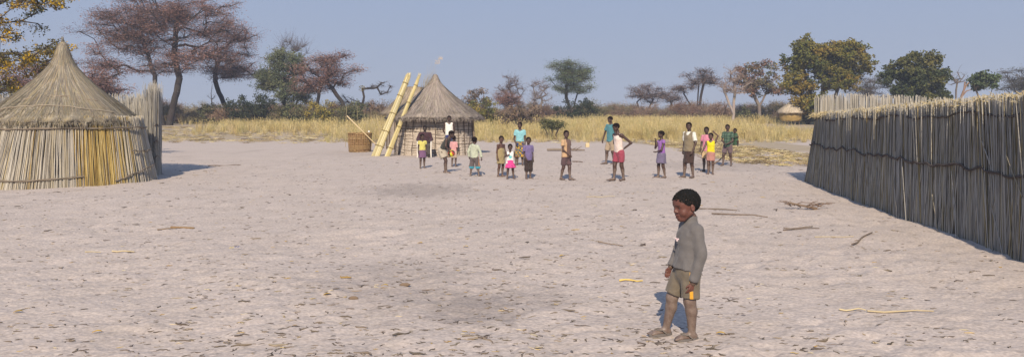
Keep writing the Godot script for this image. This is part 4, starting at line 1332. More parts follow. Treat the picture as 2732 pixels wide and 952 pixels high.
func build_litter() -> void:
	# uncountable bits of twig and leaf
	for kind in 4:
		var b := MB.new()
		if kind < 3:
			var p := PackedVector3Array()
			for k in 4: p.append(Vector3((k / 3.0 - 0.5), rng.randf_range(-0.01, 0.03), rng.randf_range(-0.2, 0.2)))
			b.tube(p, PackedFloat32Array([0.045, 0.075, 0.065, 0.03]), 4, Color.WHITE, Color(0.85, 0.85, 0.85))
			if kind == 2: b.tube(PackedVector3Array([p[1], p[1] + Vector3(0.2, 0.06, 0.25)]), PackedFloat32Array([0.04, 0.02]), 3, Color.WHITE, Color.WHITE)
		else:
			var lm := leaf_mesh(1.0, 0.22, 0.12, Color.WHITE)
			var arr := lm.surface_get_arrays(0)
			b.v = arr[0]; b.n = arr[1]; b.c = arr[3]; b.i = arr[Mesh.ARRAY_INDEX]
		var m := b.mesh()
		var where := []
		var cols := []
		var count: int = [2300, 2100, 1800, 260][kind]
		while where.size() < count:
			var d := 5.2 + 26.0 * pow(rng.randf(), 1.5)
			var x := rng.randf_range(-0.68, 0.68) * d
			var dens := 0.45 + 0.7 * na.get_noise_2d(x * 1.2 + 300, d * 1.2) + (0.35 if d < 9.5 and x > -3.2 and x < 1.5 else 0.0)
			if x > 2.5 and d < 14: dens -= 0.18
			if rng.randf() > dens: continue
			var s := rng.randf_range(0.022, 0.075) * (1.0 if rng.randf() < 0.93 else 2.0)
			if kind == 3: s = rng.randf_range(0.025, 0.045)
			var bs := Basis(Vector3.UP, rng.randfn() * 0.7 + (PI if rng.randf() < 0.5 else 0.0)).scaled(Vector3(s, s * 0.9, s))
			where.append(Transform3D(bs, gp(x, d, 0.002)))
			var c: Color = pick([Color(0.10, 0.08, 0.065), Color(0.14, 0.11, 0.09), Color(0.19, 0.155, 0.12), Color(0.11, 0.09, 0.08), Color(0.26, 0.21, 0.155)])
			if rng.randf() < 0.10: c = pick([Color(0.45, 0.34, 0.16), Color(0.55, 0.47, 0.32), Color(0.38, 0.25, 0.08)])
			cols.append(vary(c, 0.2))
		tag(copies("ground_litter", m, M.reed, self, where, cols), "small dark bits of twig and leaf strewn over the sand", "litter")
	# pieces one can pick out
	var straw := Color(0.48, 0.40, 0.25)
	stick("straw_stalk", "long pale straw stalk lying on sand at lower right", "straw", lay(3.35, 6.92, -0.04, 0.56, 0.01), 0.009, straw)
	stick("straw_stalk", "short pale straw end beside the long stalk at lower right", "straw", lay(2.98, 7.02, -0.12, 0.22, 0.01), 0.008, straw)
	stick("straw_stalk", "yellow straw stalk lying just left of the boy's shadow", "straw", lay(1.22, 8.22, 0.0, 0.24, 0.0), 0.010, Color(0.6, 0.44, 0.14))
	stick("straw_stalk", "thin straw on sand below the khaki vest boy", "straw", lay(1.85, 16.7, 0.05, 0.6, 0.0), 0.007, straw)
	stick("straw_stalk", "longer pale straw piece lying on sand below the pointed hut", "straw", lay(-4.85, 10.0, 0.0, 0.28, 0.0), 0.010, straw)
	stick("straw_stalk", "shorter pale straw piece just left of a longer one", "straw", lay(-5.25, 10.05, 0.0, 0.2, 0.0), 0.007, straw)
	stick("straw_stalk", "pale straw lying right of centre foreground, near the fence sticks", "straw", lay(4.5, 11.2, 0.02, 0.55, 0.0), 0.006, straw)
	stick("fallen_stick", "straight grey stick lying on sand near the reed fence foot", "stick", lay(4.85, 11.1, 0.95, 1.2, 0.02), 0.012, Color(0.16, 0.125, 0.1))
	stick("fallen_stick", "bent grey stick left of the branch pile by the fence", "stick", lay(3.85, 13.6, -0.35, 0.9, 0.05), 0.012, Color(0.18, 0.14, 0.11))
	stick("fallen_stick", "dark stick lying on sand right of the nearest boy's head", "stick", lay(3.7, 14.6, -0.2, 0.75, 0.05), 0.012, Color(0.15, 0.115, 0.09))
	stick("fallen_stick", "crossed grey stick lying before the reed fence", "stick", lay(4.35, 12.2, 0.5, 0.62, 0.03), 0.011, Color(0.17, 0.135, 0.11))
	stick("fallen_stick", "crossed grey stick lying under its neighbour before the reed fence", "stick", lay(4.38, 12.15, -0.35, 0.5, 0.03), 0.010, Color(0.18, 0.145, 0.12))
	stick("fallen_stick", "brown stick with dark end on sand right of left hut", "stick", lay(-4.95, 12.05, -0.2, 0.40, 0.02), 0.016, Color(0.24, 0.16, 0.09))
	stick("fallen_stick", "thin brown stick below its thicker neighbour right of left hut", "stick", lay(-5.12, 11.9, 0.05, 0.28, 0.02), 0.010, Color(0.2, 0.14, 0.09))
	stick("fallen_stick", "short brown stick on sand left of the nearest boy's chest", "stick", lay(1.3, 10.6, -0.5, 0.35, 0.02), 0.008, Color(0.2, 0.15, 0.11))
	# dead branch by the fence and another by the girls
	for e in [[4.95, 14.6, 0.9, 0.16, "tangled dead twigs lying on sand before the reed fence", 16], [7.2, 28.4, 1.1, 0.55, "forked dead branch standing on sand between yellow girl and plaid boy", 9]]:
		var o := thing("dead_branch", gp(e[0], e[1]), e[4], "branch", "dead branches")
		var main := MB.new()
		var base := Vector3(-0.1 if e[3] > 0.3 else 0.6, 0.01, 0)
		main.tube(PackedVector3Array([base, base + Vector3(-0.2 if e[3] < 0.3 else 0.25, e[3] * 0.3, 0.05), base + Vector3(-0.55 if e[3] < 0.3 else 0.5, e[3] * 0.8, 0.1)]), PackedFloat32Array([0.028, 0.02, 0.012]), 6, Color(0.17, 0.12, 0.09), Color(0.2, 0.15, 0.11), true)
		part("limb", main.mesh(), M.wood, o)
		for k in e[5]:
			var tb := MB.new()
			var a := rng.randf_range(-0.6, 0.6) + (PI if rng.randf() < 0.6 else 0.0)
			var p0 := base + Vector3(rng.randf_range(-0.5, 0.1), e[3] * rng.randf_range(0.1, 0.5), rng.randf_range(-0.1, 0.1))
			var p1 := p0 + Vector3(cos(a) * 0.3 * e[2], rng.randf_range(-0.05, 0.5) * e[3], sin(a) * 0.35)
			p1.y = maxf(p1.y, 0.02)
			p0.y = maxf(p0.y, 0.01)
			tb.tube(PackedVector3Array([p0, p0.lerp(p1, 0.5) + Vector3(0, 0.03, 0), p1]), PackedFloat32Array([0.010, 0.008, 0.005]), 4, Color(0.19, 0.13, 0.10), Color(0.2, 0.15, 0.12))
			part("twig", tb.mesh(), M.wood, o)
	# fallen leaves
	var leaves := [[-1.74, 7.55, "yellow leaf on sand at lower centre left"], [-1.25, 7.88, "dull yellow leaf right of the bright one at lower centre"], [-4.25, 6.9, "orange leaf lying at the far left edge of foreground"], [1.62, 6.22, "brown yellow leaf on sand right of boy's sandals"], [-3.27, 6.32, "small orange leaf near the bottom left corner"], [-0.6, 10.4, "yellow leaf on sand in the middle foreground"], [0.6, 9.6, "curled yellow leaf beside short stick in mid foreground"], [3.05, 14.6, "yellow leaf on sand left of the dead twigs"], [-1.25, 10.9, "pale yellow leaf, farthest one left of centre"]]
	for e in leaves:
		var o := part("fallen_leaf", leaf_mesh(0.075, 0.02, 0.012, vary(Color(0.44, 0.29, 0.05), 0.25)), M.leaf, self)
		o.position = gp(e[0], e[1], 0.008)
		o.rotation.y = rng.randf_range(-0.5, 0.5)
		tag(o, e[2], "leaf", "fallen leaves on the sand")
	# a scrap of wrapper
	var w := thing("plastic_scrap", gp(-3.55, 10.2, 0.01), "crumpled blue and yellow wrapper scrap on sand at left", "scrap")
	for k in 2:
		var b := MB.new()
		for q in 4:
			var p := Vector3(k * 0.07 - 0.06 + q * 0.016, 0.012 * (q % 2) + k * 0.01, 0)
			b.quad(p + Vector3(0, 0, 0.03), p + Vector3(0, 0.004, -0.03), p + Vector3(0.018, 0.012 * ((q + 1) % 2) + 0.004, -0.03), p + Vector3(0.018, 0.012 * ((q + 1) % 2), 0.03), [Color(0.62, 0.46, 0.1), Color(0.07, 0.08, 0.2)][k])
		part(["yellow_fold", "blue_fold"][k], b.mesh(), M.plastic, w)
	# bark chunks and dung
	for e in [[-1.07, 8.0, 0.06, "flat brown bark chip lying on sand near centre"], [-1.45, 7.35, 0.05, "dark bark sliver left of the ashy patch"]]:
		var b := MB.new()
		var rings := []
		for s in 4:
			var ring := []
			for j in 8:
				var th := TAU * j / 8
				ring.append(Vector3(cos(th) * e[2] * [0.7, 1.0, 0.95, 0.5][s] * rng.randf_range(0.8, 1.1), s * 0.011 - 0.005, -sin(th) * e[2] * 0.28 * [0.7, 1.0, 0.95, 0.5][s]))
			rings.append(ring)
		var lid := []
		for j in 8: lid.append(Vector3(0, 0.03, 0))
		b.loft(rings + [lid], Color(0.17, 0.125, 0.09))
		var o := part("bark_chip", b.mesh(), M.wood, self)
		o.position = gp(e[0], e[1], 0.0)
		tag(o, e[3], "bark")
	# log and yellow can before the grass
	var lg := thing("log", flatp(2.2, 39.0), "grey fallen log lying on sand behind the brown shirt boy", "log")
	var lb := MB.new()
	lb.tube(PackedVector3Array([Vector3(-0.5, 0.07, 0), Vector3(-0.1, 0.08, 0.05), Vector3(0.4, 0.07, 0), Vector3(0.95, 0.06, -0.05), Vector3(1.35, 0.05, 0)]), PackedFloat32Array([0.055, 0.065, 0.055, 0.045, 0.03]), 9, Color(0.22, 0.18, 0.145), Color(0.2, 0.16, 0.13), true)
	part("trunk", lb.mesh(), M.bark, lg)
	for k in 3:
		var tb := MB.new()
		tb.tube(PackedVector3Array([Vector3(0.5 + k * 0.2, 0.07, 0), Vector3(0.7 + k * 0.25, 0.14 + 0.05 * k, 0.05)]), PackedFloat32Array([0.025, 0.012]), 5, Color(0.2, 0.16, 0.13), Color(0.2, 0.16, 0.13), true)
		part("limb", tb.mesh(), M.bark, lg)
	var jc := thing("water_can", flatp(4.14, 44.0), "yellow plastic water can standing on sand before the grass", "can", "", 0.3)
	var jb := MB.new()
	var rings := []
	for e in [[0.95, 0.0], [1.0, 0.02], [1.0, 0.2], [0.95, 0.225], [0.6, 0.25], [0.0, 0.25]]:
		var ring := []
		for j in 16:
			var th := TAU * j / 16
			var cx := cos(th)
			var cz := sin(th)
			ring.append(Vector3(signf(cx) * pow(absf(cx), 0.4) * 0.11 * e[0], e[1] * 0.85, -signf(cz) * pow(absf(cz), 0.4) * 0.08 * e[0]))
		rings.append(ring)
	jb.loft(rings, Color(0.58, 0.46, 0.26))
	part("can_body", jb.mesh(), M.plastic, jc)
	var jh := MB.new()
	jh.tube(PackedVector3Array([Vector3(-0.06, 0.2, 0), Vector3(-0.05, 0.25, 0), Vector3(0.04, 0.25, 0), Vector3(0.06, 0.2, 0)]), PackedFloat32Array([0.014, 0.014, 0.014, 0.014]), 6, Color(0.6, 0.44, 0.18), Color(0.6, 0.44, 0.18))
	part("handle", jh.mesh(), M.plastic, jc)
	var jcap := MB.new()
	jcap.tube(PackedVector3Array([Vector3(0.08, 0.19, 0), Vector3(0.085, 0.235, 0)]), PackedFloat32Array([0.025, 0.024]), 8, Color(0.5, 0.35, 0.15), Color(0.5, 0.35, 0.15), true)
	part("cap", jcap.mesh(), M.plastic, jc)
	stick("fallen_stick", "broken dark stick lying on bare sand between brown and red clad children", "stick", lay(2.42, 29.6, -0.5, 0.42, 0.06), 0.022, Color(0.13, 0.09, 0.07))
	stick("fallen_stick", "forked stub crossing the broken dark stick on bare sand", "stick", lay(2.35, 29.6, 0.6, 0.22, 0.02), 0.02, Color(0.15, 0.1, 0.08))
	stick("fallen_stick", "long dark branch flat on straw at right, beside plaid boy", "stick", lay(12.2, 40.5, 0.05, 2.6, 0.06), 0.03, Color(0.14, 0.105, 0.085))
	stick("fallen_stick", "dark stick flat on straw at the far left clearing edge", "stick", lay(-18.0, 56.0, 0.1, 1.8, 0.1), 0.03, Color(0.09, 0.07, 0.06))
	stick("fallen_stick", "thin grey stick on sand right of the tall reed screen", "stick", lay(-9.9, 27.6, 0.1, 1.1, 0.05), 0.02, Color(0.15, 0.12, 0.1))

# ---------------------------------------------------------------- bodies from blended limbs
class SDF:
	var lo: Vector3
	var cs: float
	var nx: int
	var ny: int
	var nz: int
	var f := PackedFloat32Array()

	func _init(a: Vector3, b: Vector3, cell: float) -> void:
		lo = a
		cs = cell
		nx = int((b.x - a.x) / cell) + 2
		ny = int((b.y - a.y) / cell) + 2
		nz = int((b.z - a.z) / cell) + 2
		f.resize(nx * ny * nz)
		f.fill(1.0)

	# a tapered limb; fl/fk thin it along one axis; cut: 1 flat at b, 2 flat at both ends; folds: pleats round the limb
	func cap(a: Vector3, b: Vector3, ra: float, rb: float, k: float, fl := Vector3.ZERO, fk := 1.0, cut := 0, folds := 0, amp := 0.0) -> void:
		var m := maxf(ra, rb) * (1.0 + amp) + k + 2.5 * cs
		var mn := a.min(b) - Vector3(m, m, m)
		var mx := a.max(b) + Vector3(m, m, m)
		var x0 := maxi(0, int((mn.x - lo.x) / cs))
		var y0 := maxi(0, int((mn.y - lo.y) / cs))
		var z0 := maxi(0, int((mn.z - lo.z) / cs))
		var x1 := mini(nx - 1, int((mx.x - lo.x) / cs) + 1)
		var y1 := mini(ny - 1, int((mx.y - lo.y) / cs) + 1)
		var z1 := mini(nz - 1, int((mx.z - lo.z) / cs) + 1)
		var ba := b - a
		var l := ba.length()
		var inv := 1.0 / maxf(1e-9, l * l)
		var sq := fk != 1.0
		var side := ba.cross(fl).normalized()
		for z in range(z0, z1 + 1):
			for y in range(y0, y1 + 1):
				var id := (z * ny + y) * nx + x0
				var p := Vector3(lo.x + x0 * cs, lo.y + y * cs, lo.z + z * cs) - a
				for x in range(x0, x1 + 1):
					var tt := p.dot(ba) * inv
					var t := clampf(tt, 0.0, 1.0)
					var q := p - ba * t
					if sq: q += fl * (q.dot(fl) * (fk - 1.0))
					var r := ra + (rb - ra) * t
					if folds > 0: r *= 1.0 + amp * t * sin(folds * atan2(q.dot(side), q.dot(fl)) + 3.0 * t)
					var d := q.length() - r
					if cut > 0: d = maxf(d, (tt - 1.0) * l)
					if cut > 1: d = maxf(d, -tt * l)
					var o := f[id]
					var h := k - absf(d - o)
					if h > 0.0: f[id] = minf(d, o) - h * h * 0.25 / k
					elif d < o: f[id] = d
					id += 1
					p.x += cs

	func ell(c: Vector3, r: Vector3, k: float, sub := false) -> void:
		var s := minf(r.x, minf(r.y, r.z))
		var m := Vector3(k, k, k) + Vector3.ONE * 2.5 * cs + r
		var x0 := maxi(0, int((c.x - m.x - lo.x) / cs))
		var y0 := maxi(0, int((c.y - m.y - lo.y) / cs))
		var z0 := maxi(0, int((c.z - m.z - lo.z) / cs))
		var x1 := mini(nx - 1, int((c.x + m.x - lo.x) / cs) + 1)
		var y1 := mini(ny - 1, int((c.y + m.y - lo.y) / cs) + 1)
		var z1 := mini(nz - 1, int((c.z + m.z - lo.z) / cs) + 1)
		for z in range(z0, z1 + 1):
			for y in range(y0, y1 + 1):
				for x in range(x0, x1 + 1):
					var id := (z * ny + y) * nx + x
					var p := lo + Vector3(x, y, z) * cs - c
					var q := p / r
					var ql := q.length()
					var d := ql * (ql - 1.0) / maxf(1e-6, (q / r).length())
					var o := f[id]
					if sub:
						d = -d
						var h := maxf(0.0, k - absf(d - o))
						f[id] = maxf(d, o) + h * h * 0.25 / k
					else:
						var h := maxf(0.0, k - absf(d - o))
						f[id] = minf(d, o) - h * h * 0.25 / k

	func plane(p: Vector3, n: Vector3) -> void: # keeps the side away from n
		for z in nz:
			for y in ny:
				for x in nx:
					var id := (z * ny + y) * nx + x
					f[id] = maxf(f[id], (lo + Vector3(x, y, z) * cs - p).dot(n))

	func net(color: Callable) -> MB:
		var out := MB.new()
		var at := {}
		var sx := 1
		var sy := nx
		var sz := nx * ny
		var far := cs * 2.0
		for z in nz - 1:
			for y in ny - 1:
				var id := (z * ny + y) * nx
				for x in nx - 1:
					var v0 := f[id]
					if v0 < far and v0 > -far:
						var a := [v0, f[id + 1], f[id + sy], f[id + sy + 1], f[id + sz], f[id + sz + 1], f[id + sz + sy], f[id + sz + sy + 1]]
						var neg := 0
						for q in 8:
							if a[q] < 0.0: neg += 1
						if neg > 0 and neg < 8:
							var s := Vector3.ZERO
							var cnt := 0
							for q in 8:
								for ax in 3:
									var w := q | (1 << ax)
									if w == q: continue
									if (a[q] < 0.0) != (a[w] < 0.0):
										var t: float = a[q] / (a[q] - a[w])
										var e := Vector3(q & 1, (q >> 1) & 1, (q >> 2) & 1)
										e[ax] = t
										s += e
										cnt += 1
							at[id] = out.v.size()
							var p := lo + (Vector3(x, y, z) + s / cnt) * cs
							out.v.append(p)
							out.n.append(Vector3.UP)
							out.c.append(color.call(p))
					id += 1
		for id in at:
			for ax in 3:
				var st: int = [sx, sy, sz][ax]
				var u: int = [sy, sz, sx][ax]
				var w: int = [sz, sx, sy][ax]
				var d0 := f[id]
				var d1 := f[id + st]
				if (d0 < 0.0) == (d1 < 0.0): continue
				if not (at.has(id - u) and at.has(id - w) and at.has(id - u - w)): continue
				var A: int = at[id]
				var B: int = at[id - u]
				var C: int = at[id - u - w]
				var D: int = at[id - w]
				if d0 < 0.0: out.i.append_array([A, D, C, A, C, B])
				else: out.i.append_array([A, B, C, A, C, D])
		out.smooth(0, 0)
		return out

func join(dst: MB, src: MB, xf: Transform3D, tint: Color) -> void:
	var base := dst.v.size()
	var nb_ := xf.basis.inverse().transposed()
	for k in src.v.size():
		dst.v.append(xf * src.v[k])
		dst.n.append((nb_ * src.n[k]).normalized())
		dst.c.append(Color(src.c[k].r * tint.r, src.c[k].g * tint.g, src.c[k].b * tint.b))
	var flip := xf.basis.determinant() < 0.0
	for k in range(0, src.i.size(), 3):
		dst.i.append(base + src.i[k])
		dst.i.append(base + src.i[k + (2 if flip else 1)])
		dst.i.append(base + src.i[k + (1 if flip else 2)])

var head_mb: MB
var hair_mb: MB
var hand_mb: MB
var grip_mb: MB
var eye_mesh: ArrayMesh
var eye_mb: MB

func crumple(b: MB, amp: float, freq: float) -> void:
	for k in b.v.size():
		var p := b.v[k]
		b.v[k] = p + b.n[k] * amp * (nc.get_noise_3d(p.x * freq, p.y * freq * 0.7, p.z * freq) + 0.5 * nb.get_noise_3d(p.x * freq * 0.5 + 9, p.y * freq * 0.35, p.z * freq * 0.5))
	b.smooth(0, 0)

func make_head() -> void:
	var s := SDF.new(Vector3(-0.5, -0.25, -0.6), Vector3(0.5, 1.08, 0.56), 0.0175)
	s.ell(Vector3(0, 0.62, -0.06), Vector3(0.345, 0.375, 0.44), 0.02)
	s.cap(Vector3(0, 0.44, 0.10), Vector3(0, 0.13, 0.215), 0.255, 0.115, 0.12)
	for q in [-1.0, 1.0]:
		s.ell(Vector3(q * 0.165, 0.32, 0.19), Vector3(0.125, 0.13, 0.12), 0.10)
		s.cap(Vector3(q * 0.24, 0.3, -0.03), Vector3(q * 0.1, 0.12, 0.16), 0.075, 0.075, 0.10)
	s.cap(Vector3(0, 0.25, -0.1), Vector3(0, -0.22, -0.13), 0.165, 0.175, 0.06)
	s.ell(Vector3(0, 0.62, 0.235), Vector3(0.25, 0.16, 0.115), 0.12)
	for q in [-1.0, 1.0]:
		s.ell(Vector3(q * 0.135, 0.465, 0.375), Vector3(0.075, 0.045, 0.06), 0.06, true)
		s.cap(Vector3(q * 0.05, 0.535, 0.325), Vector3(q * 0.2, 0.535, 0.275), 0.03, 0.025, 0.05)
	s.cap(Vector3(0, 0.5, 0.33), Vector3(0, 0.37, 0.385), 0.03, 0.05, 0.04)
	for q in [-1.0, 1.0]: s.ell(Vector3(q * 0.055, 0.35, 0.36), Vector3(0.042, 0.034, 0.045), 0.03)
	s.cap(Vector3(-0.075, 0.238, 0.325), Vector3(0.075, 0.238, 0.318), 0.034, 0.034, 0.025)
	s.cap(Vector3(0, 0.238, 0.345), Vector3(0, 0.238, 0.333), 0.038, 0.038, 0.02)
	s.cap(Vector3(-0.06, 0.165, 0.315), Vector3(0.06, 0.165, 0.305), 0.036, 0.036, 0.025)
	s.ell(Vector3(0, 0.202, 0.39), Vector3(0.09, 0.007, 0.05), 0.012, true)
	for q in [-1.0, 1.0]:
		s.ell(Vector3(q * 0.355, 0.45, -0.045), Vector3(0.035, 0.105, 0.072), 0.02)
		s.ell(Vector3(q * 0.395, 0.46, -0.02), Vector3(0.03, 0.06, 0.035), 0.02, true)
	head_mb = s.net(func(p):
		if p.z > 0.27 and absf(p.x) < 0.11 and absf(p.y - 0.2) < 0.065: return Color(0.95, 0.8, 0.85)
		if p.z > 0.2 and absf(absf(p.x) - 0.13) < 0.085 and absf(p.y - 0.552) < 0.018: return Color(0.4, 0.4, 0.4)
		return Color.WHITE)
	var h := SDF.new(Vector3(-0.5, 0.1, -0.65), Vector3(0.5, 1.15, 0.5), 0.0175)
	h.ell(Vector3(0, 0.62, -0.06), Vector3(0.364, 0.397, 0.46), 0.02)
	h.ell(Vector3(0, 0.64, 0.2), Vector3(0.275, 0.17, 0.15), 0.1)
	# hairline: forehead, temple, behind the ears, nape
	h.plane(Vector3(0, 0.475, 0.0), Vector3(0, -0.83, 0.56))
	for q in [-1.0, 1.0]: h.ell(Vector3(q * 0.36, 0.43, -0.02), Vector3(0.1, 0.14, 0.095), 0.03, true)
	h.ell(Vector3(0, 0.52, 0.42), Vector3(0.23, 0.19, 0.2), 0.03, true)
	hair_mb = h.net(func(p): return Color.WHITE)
	crumple(hair_mb, 0.034, 30.0)
	# a relaxed left hand: fingers down, thumb forward, palm towards -x
	for grip in 2:
		var g := SDF.new(Vector3(-0.5, -1.15, -0.35), Vector3(0.25, 0.15, 0.5), 0.026)
		g.cap(Vector3(0, 0.08, 0), Vector3(0, -0.1, 0), 0.13, 0.125, 0.05, Vector3(1, 0, 0), 1.25)
		g.cap(Vector3(0, -0.08, 0.07), Vector3(0, -0.43, 0.13), 0.095, 0.085, 0.06)
		g.cap(Vector3(0, -0.08, -0.07), Vector3(0, -0.40, -0.13), 0.095, 0.08, 0.06)
		g.cap(Vector3(0, -0.1, 0), Vector3(0, -0.42, 0), 0.09, 0.085, 0.05)
		for q in 4:
			var p := Vector3(0, [-0.46, -0.48, -0.46, -0.42][q], [0.165, 0.06, -0.045, -0.145][q])
			var ln: float = [0.43, 0.48, 0.44, 0.34][q]
			var an := 0.0
			for e in 3:
				an += ([0.32, 0.4, 0.3][e] + 0.06 * q) if grip == 0 else [0.75, 0.85, 0.6][e]
				var to: Vector3 = p + Vector3(-sin(an), -cos(an), [0.03, 0.0, -0.02, -0.05][q]) * ln * [0.42, 0.32, 0.26][e]
				g.cap(p, to, [0.062, 0.056, 0.05][e], [0.056, 0.05, 0.042][e], 0.012)
				p = to
		g.cap(Vector3(-0.02, -0.12, 0.12), Vector3(-0.09, -0.3, 0.27), 0.075, 0.06, 0.04)
		g.cap(Vector3(-0.09, -0.3, 0.27), Vector3(-0.15, -0.45, 0.29), 0.058, 0.045, 0.015)
		var m := g.net(func(_p): return Color.WHITE)
		if grip == 0: hand_mb = m
		else: grip_mb = m
	eye_mb = MB.new()
	eye_mb.ball(Vector3.ZERO, Vector3.ONE, Color(0.42, 0.37, 0.34), 6)
	for k in eye_mb.v.size():
		if eye_mb.v[k].z > 0.72: eye_mb.c[k] = Color(0.012, 0.008, 0.007)
	eye_mesh = eye_mb.mesh()

func V(x: float, y: float, z: float) -> Vector3:
	return Vector3(x, y, z)

# sp: x, d, H, head (share of height), yaw; joints as shares of H in the figure's own axes (x its left, z forward)
func person(sp: Dictionary) -> Node3D:
	var H: float = sp.H
	var o := thing("person", gp(sp.x, sp.d, -0.004) + Vector3(0, sp.get("up", 0.0), 0), sp.label, "person", sp.get("group", "children and adults in the clearing"), sp.yaw)
	if sp.has("y0"): o.position.y = sp.y0
	var hk: float = sp.get("head", 0.165)
	var cell: float = sp.get("cell", 0.0155)
	var P: Vector3 = sp.get("P", V(0, 0.485, 0)) * H
	var N: Vector3 = sp.get("N", V(0, 1.0 - hk - 0.035, -0.005)) * H
	var X: Vector3 = Vector3.RIGHT.rotated(Vector3.UP, sp.get("twist", 0.0))
	var up := (N - P).normalized()
	var F := X.cross(up).normalized()
	var sw: float = sp.get("sw", 0.098) * H
	var shL := N + X * sw - up * 0.03 * H
	var shR := N - X * sw - up * 0.03 * H
	var el := {1: (sp.eL * H if sp.has("eL") else shL + V(0.022, -0.165, -0.012) * H), -1: (sp.eR * H if sp.has("eR") else shR + V(-0.022, -0.165, -0.012) * H)}
	var wr := {1: (sp.wL * H if sp.has("wL") else el[1] + V(0.004, -0.135, 0.03) * H), -1: (sp.wR * H if sp.has("wR") else el[-1] + V(-0.004, -0.135, 0.03) * H)}
	var hip := {1: P + X * 0.052 * H - V(0, 0.01, 0) * H, -1: P - X * 0.052 * H - V(0, 0.01, 0) * H}
	var an := {1: (sp.aL * H if sp.has("aL") else V(0.06, 0.038, -0.02) * H), -1: (sp.aR * H if sp.has("aR") else V(-0.06, 0.038, 0.012) * H)}
	var kn := {}
	for s in [1, -1]:
		var key := "kL" if s == 1 else "kR"
		kn[s] = sp[key] * H if sp.has(key) else hip[s].lerp(an[s], 0.5) + V(0, 0.0, 0.018) * H
	var sh := {1: shL, -1: shR}
	var skin: Color = sp.get("skin", Color(0.062, 0.033, 0.025))
	var fat: float = sp.get("fat", 1.0)
	var ft := {1: (sp.fL if sp.has("fL") else V(0.2, 0, 1)).normalized(), -1: (sp.fR if sp.has("fR") else V(-0.2, 0, 1)).normalized()}
	# extents
	var lo := V(0, 0, 0)
	var hi := V(0, 0, 0)
	for q in [P, N, shL, shR, el[1], el[-1], wr[1], wr[-1], an[1], an[-1], kn[1], kn[-1], an[1] + ft[1] * 0.12 * H, an[-1] + ft[-1] * 0.12 * H]:
		lo = lo.min(q)
		hi = hi.max(q)
	lo -= Vector3.ONE * 0.15 * H
	hi += Vector3.ONE * 0.15 * H
	lo.y = maxf(lo.y, -0.05)
	var chest := P.lerp(N, 0.70)
	var waist := P.lerp(N, 0.28)
	# skin
	var s := SDF.new(lo, hi, cell)
	s.cap(chest, waist, 0.083 * H * fat, 0.069 * H * fat, 0.03 * H, F, 1.42)
	s.cap(waist, P - up * 0.02 * H, 0.069 * H * fat, 0.076 * H * fat, 0.03 * H, F, 1.35)
	s.cap(shL, shR, 0.03 * H, 0.03 * H, 0.035 * H)
	s.cap(N - up * 0.03 * H, N + up * 0.045 * H, 0.034 * H, 0.03 * H, 0.03 * H)
	var dust: float = sp.get("dust", 0.5)
	for q in [1, -1]:
		s.cap(sh[q], el[q], 0.027 * H * fat, 0.0205 * H * fat, 0.02 * H)
		s.cap(el[q], wr[q], 0.0205 * H * fat, 0.0155 * H * fat, 0.012 * H)
		s.cap(hip[q], kn[q], 0.047 * H * fat, 0.0335 * H * fat, 0.025 * H)
		var calf: Vector3 = kn[q].lerp(an[q], 0.3) + V(0, 0, -0.008) * H
		s.cap(kn[q], calf, 0.0325 * H * fat, 0.0315 * H * fat, 0.015 * H)
		s.cap(calf, an[q], 0.0315 * H * fat, 0.0195 * H * fat, 0.015 * H)
		var fd: Vector3 = ft[q]
		var fx: Vector3 = V(0, 1, 0).cross(fd)
		var heel: Vector3 = an[q] - fd * 0.018 * H + V(0, -0.014, 0) * H
		var ball: Vector3 = an[q] + fd * 0.085 * H
		ball.y = an[q].y - 0.021 * H
		s.cap(heel, ball, 0.0225 * H, 0.018 * H, 0.014 * H)
		s.cap(an[q], ball, 0.02 * H, 0.015 * H, 0.012 * H)
		s.cap(ball + fx * 0.014 * H, ball - fx * 0.014 * H, 0.016 * H, 0.015 * H, 0.012 * H)
		for e in 5:
			var b0: Vector3 = ball + fx * (e - 2.0) * -0.0105 * H * q + fd * 0.012 * H
			s.cap(b0, b0 + fd * (0.030 - 0.004 * e) * H + V(0, -0.004, 0) * H, 0.0085 * H, (0.0085 if e == 0 else 0.0068) * H, 0.004 * H)
	var body := s.net(func(p):
		var g := clampf((nb.get_noise_3d(p.x * 22, p.y * 12, p.z * 22) + 0.55 * nc.get_noise_3d(p.x * 60, p.y * 60, p.z * 60)) * 0.5 + 0.62, 0, 1)
		var on: float = g * dust if p.y < sp.get("dusty", 0.2) * H else 0.0
		return skin.lerp(Color(0.26, 0.205, 0.17), on))
	# head
	var hy: float = sp.get("look", 0.0)
	var hb := Basis.from_euler(V(sp.get("nod", 0.0), hy, sp.get("tilt", 0.0)))
	var chin: Vector3 = sp.chin * H if sp.has("chin") else N + up * 0.03 * H + V(0, 0.005 * H, 0.018 * H)
	var hx := Transform3D(hb.scaled(Vector3.ONE * hk * H), chin)
	var face: Color = sp.get("face", skin)
	join(body, head_mb, hx, face)
	# hands
	for q in [1, -1]:
		var a: Vector3 = (wr[q] - el[q]).normalized()
		var key := "gL" if q == 1 else "gR"
		var src: MB = grip_mb if sp.has(key) else hand_mb
		var fwd: Vector3 = sp.get("tL" if q == 1 else "tR", V(0, 0, 1) if absf(a.z) < 0.8 else V(0, 1, 0))
		var z := (fwd - a * fwd.dot(a)).normalized()
		var x := (-a).cross(z).normalized()
		var hb2 := Basis(x * q * signf(1.0), -a, z)
		if q == -1: hb2 = Basis(-x, -a, z)
		if q == 1: hb2 = Basis(x, -a, z)
		join(body, src, Transform3D(hb2.scaled_local(Vector3.ONE * 0.094 * H), wr[q]), face)
	part("body", body.mesh(), M.skin, o)
	var hm := MB.new()
	join(hm, hair_mb, hx, sp.get("hair", Color(0.009, 0.0075, 0.007)))
	part("hair", hm.mesh(), M.hair, o)
	for q in [-1.0, 1.0]:
		part("eye", eye_mesh, M.eye, o, hx * Transform3D(Basis().scaled(V(0.047, 0.026, 0.042)), V(q * 0.135, 0.466, 0.285)))
